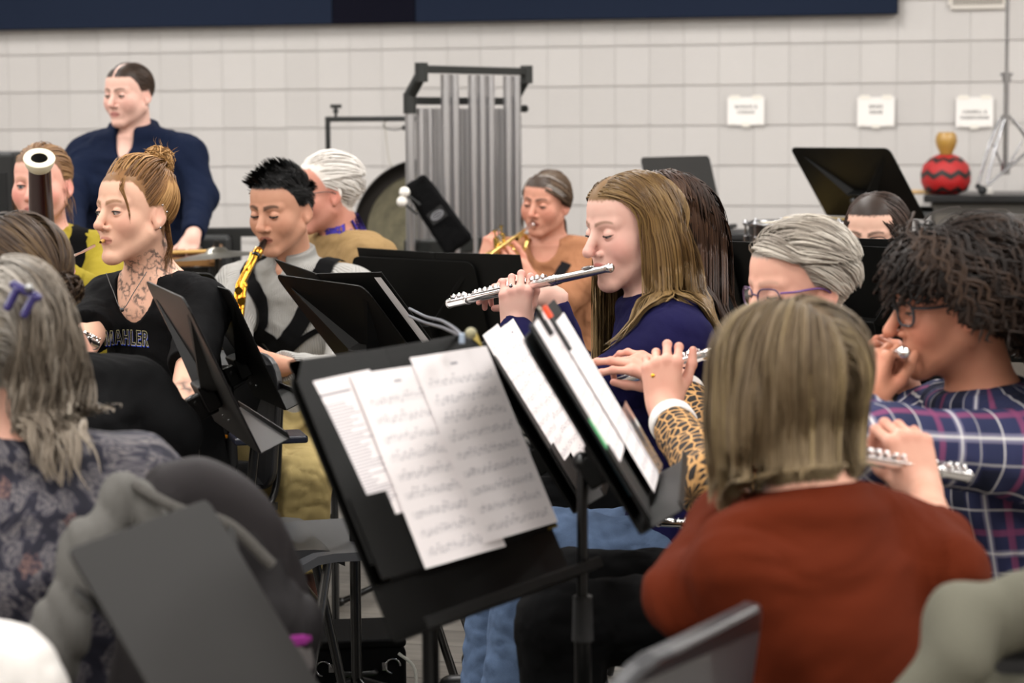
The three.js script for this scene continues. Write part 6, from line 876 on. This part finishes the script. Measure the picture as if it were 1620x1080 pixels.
// dark rain jacket with grey lining over a chair back at the left
{
  const c = P(258, 800, 3.1), base = V(c.x, 0, c.z), psi = 10, top = P(300, 728, 3.1).y, F = V(Math.sin(psi * RAD), 0, Math.cos(psi * RAD));
  chair('chair under the dark jacket at the lower left', base.clone().addScaledVector(F, -.24).add(V(.06, 0, 0)), psi + 180).scale.x = .55;
  const fold = (x, y, z) => .010 * noise(x * 8 + 2, y * 2.2, z * 4) + .006 * (1 - 2 * Math.abs(noise(x * 15 + 5, y * 3.5, z * 7)));
  const shell = (x, y, z) => { const t = clamp((top - y) / .6, 0, 1), wx = .13 + .06 * t, th = .055 + .05 * t, X = Math.abs(x - .055) / wx, Z = Math.abs(z) / th; let d = (Math.pow(Math.pow(X, 2.6) + Math.pow(Z, 2.6) + 1e-9, 1 / 2.6) - 1) * th; const yy = top - .07 * Math.pow(clamp((x - .02) / .16, 0, 1.4), 2.2) - .012 * clamp(-x / .1, 0, 1); d = smax(d, y - yy, .05); d = smax(d, .15 - y, .02); return d * .75 + fold(x, y, z); };
  const o = draped('jacket', 'dark rain jacket with grey lining draped over a chair at the lower left', 'jacket', base, psi * RAD, shell, V(-.4, .1, -.22), V(.4, top + .08, .22), fabric(0x262324, .65, .0008), .009, 'outer_shell');
  const lin_ = (x, y, z) => { const t = clamp((top - y) / .5, 0, 1), a = uni(.04, cone(V(-.05, top - .035, .05), V(-.10, top - .09, .08), .03, .035), cone(V(-.10, top - .09, .08), V(-.19, top - .32, .10), .036, .05), cone(V(-.05, top - .03, .06), V(.02, top - .1, .085), .03, .02))(x, y, z); return a * .8 + fold(x + 1, y * 2.2, z) * 1.1 + .007 * (1 - 2 * Math.abs(noise(x * 20 + y * 9, y * 8, z * 8))); };
  part('grey_lining', geom(polygonize(lin_, V(-.45, top - .68, -.12), V(.15, top + .1, .28), .009)), fabric(0x5e5c59, .9, .0012), o);
  part('sleeve', geom(polygonize((x, y, z) => uni(.05, cone(V(.11, top - .10, .02), V(.15, top - .22, .05), .05, .05), cone(V(.15, top - .22, .05), V(.155, top - .36, .06), .05, .04))(x, y, z) * .85 + fold(x * 1.5, y * 3, z) * 1.3, V(.03, top - .55, -.12), V(.4, top + .05, .2), .008)), fabric(0x1f1d1e, .6, .0008), o);
  part('magenta_band', geom(polygonize((x, y, z) => Math.max(cone(V(.15, top - .2, .06), V(.157, top - .34, .06), .046, .044)(x, y, z), Math.abs(y - (top - .235)) - .008), V(.04, top - .36, -.04), V(.28, top - .16, .16), .006)), fabric(0x7d2a72, .8), o);
  part('cuff', geom(polygonize((x, y, z) => Math.max(cone(V(.15, top - .2, .06), V(.157, top - .34, .06), .044, .042)(x, y, z), Math.abs(y - (top - .262)) - .02), V(.04, top - .36, -.04), V(.28, top - .16, .16), .006)), fabric(0x5a5655, .9), o);
  part('collar_piping', tube([V(-.04, top - .02, .075), V(.02, top - .05, .105), V(.08, top - .07, .105), V(.14, top - .13, .1)], .008, 24, 10), fabric(0x6d6a66, .9), o);
}
// white cardigan on a chair, lowest left corner
{
  const c = P(-20, 1010, 2.55), base = V(c.x, 0, c.z), top = P(0, 968, 2.55).y;
  draped('cardigan', 'white knitted cardigan over a chair in the lower left corner', 'cardigan', base, .3, (x, y, z) => { let d = uni(.05, cone(V(-.16, top - .02, 0), V(.03, top - .07, 0), .05, .05), rbox(V(-.07, top * .5 - .03, 0), .17, top * .5 - .05, .035, .035))(x, y, z); return d * .85 + .010 * noise(x * 16, y * 2.5, z * 5) + .004 * noise(x * 30, y * 30, z * 30); }, V(-.32, .05, -.2), V(.25, top + .1, .2), M.white, .008, 'knit');
  chair('chair under the white cardigan', V(base.x - .1, 0, base.z - .0), 160);
}
// sage jacket on the lower right
{
  const c = P(1560, 1000, 2.62), base = V(c.x, 0, c.z), top = P(1560, 950, 2.62).y, f0 = (x, y, z) => .013 * noise(x * 15 + 4 + 2 * noise(x * 4, y * 4, z), y * 3, z * 5) + .008 * (1 - 2 * Math.abs(noise(x * 11, y * 7 + 3, z * 9)));
  const o = draped('jacket', 'sage green jacket with hood hung over a chair at the lower right', 'jacket', base, -20 * RAD, (x, y, z) => { let d = uni(.035, rbox(V(.08, top * .5 - .03, 0), .2, top * .5 - .05, .045, .045), cone(V(-.03, top - .03, .0), V(.2, top + .055, -.01), .05, .06), cone(V(-.13, top - .21, .035), V(-.02, top - .06, .045), .05, .045), cone(V(-.13, top - .2, .035), V(-.12, top - .6, .04), .05, .05))(x, y, z); return d * .85 + f0(x, y, z); }, V(-.3, .05, -.22), V(.4, top + .14, .22), fabric(0x615f54, .9, .001), .008, 'hood_and_body');
  chair('chair under the sage jacket at the lower right', V(base.x + .12, 0, base.z - .24), 185);
}
// chair back of the woman in rust
chair('empty grey plastic chair with slotted back in front of the rust sweater', P(1112, 1000, 2.66).add(V(-.21, 0, -.11)), -118, mat(0x2b2b2e, .3, 0, { clearcoat: .3 }), mat(0x6a6a6a, .25, .9));
// round stools under the two women seen from behind
for (const [p, lab] of [[P(-8, 540, 3.44), 'padded black stool under the woman with long grey hair'], [P(1244, 612, 3.1), 'padded black stool under the woman in rust']]) {
  const o = thing('stool', lab, 'stool', V(p.x, 0, p.z), 0, 'stools'); part('cushion', lathe([[0, .40], [.17, .40], [.185, .415], [.18, .44], [.12, .45], [0, .452]], 32), fabric(0x0d0d0e, .7), o); part('column', rod(V(0, .18, 0), V(0, .41, 0), .018), chrome, o);
  for (let k = 0; k < 3; k++) part('leg', rod(V(0, .26, 0), V(.24 * Math.sin(k * 2.094), .01, .24 * Math.cos(k * 2.094)), .011), chrome, o);
}
// ------------------------------------------------------------------ shadows, render
scene.traverse(o => { if (o.isMesh) { o.castShadow = true; o.receiveShadow = true; } });
renderer.render(scene, camera);
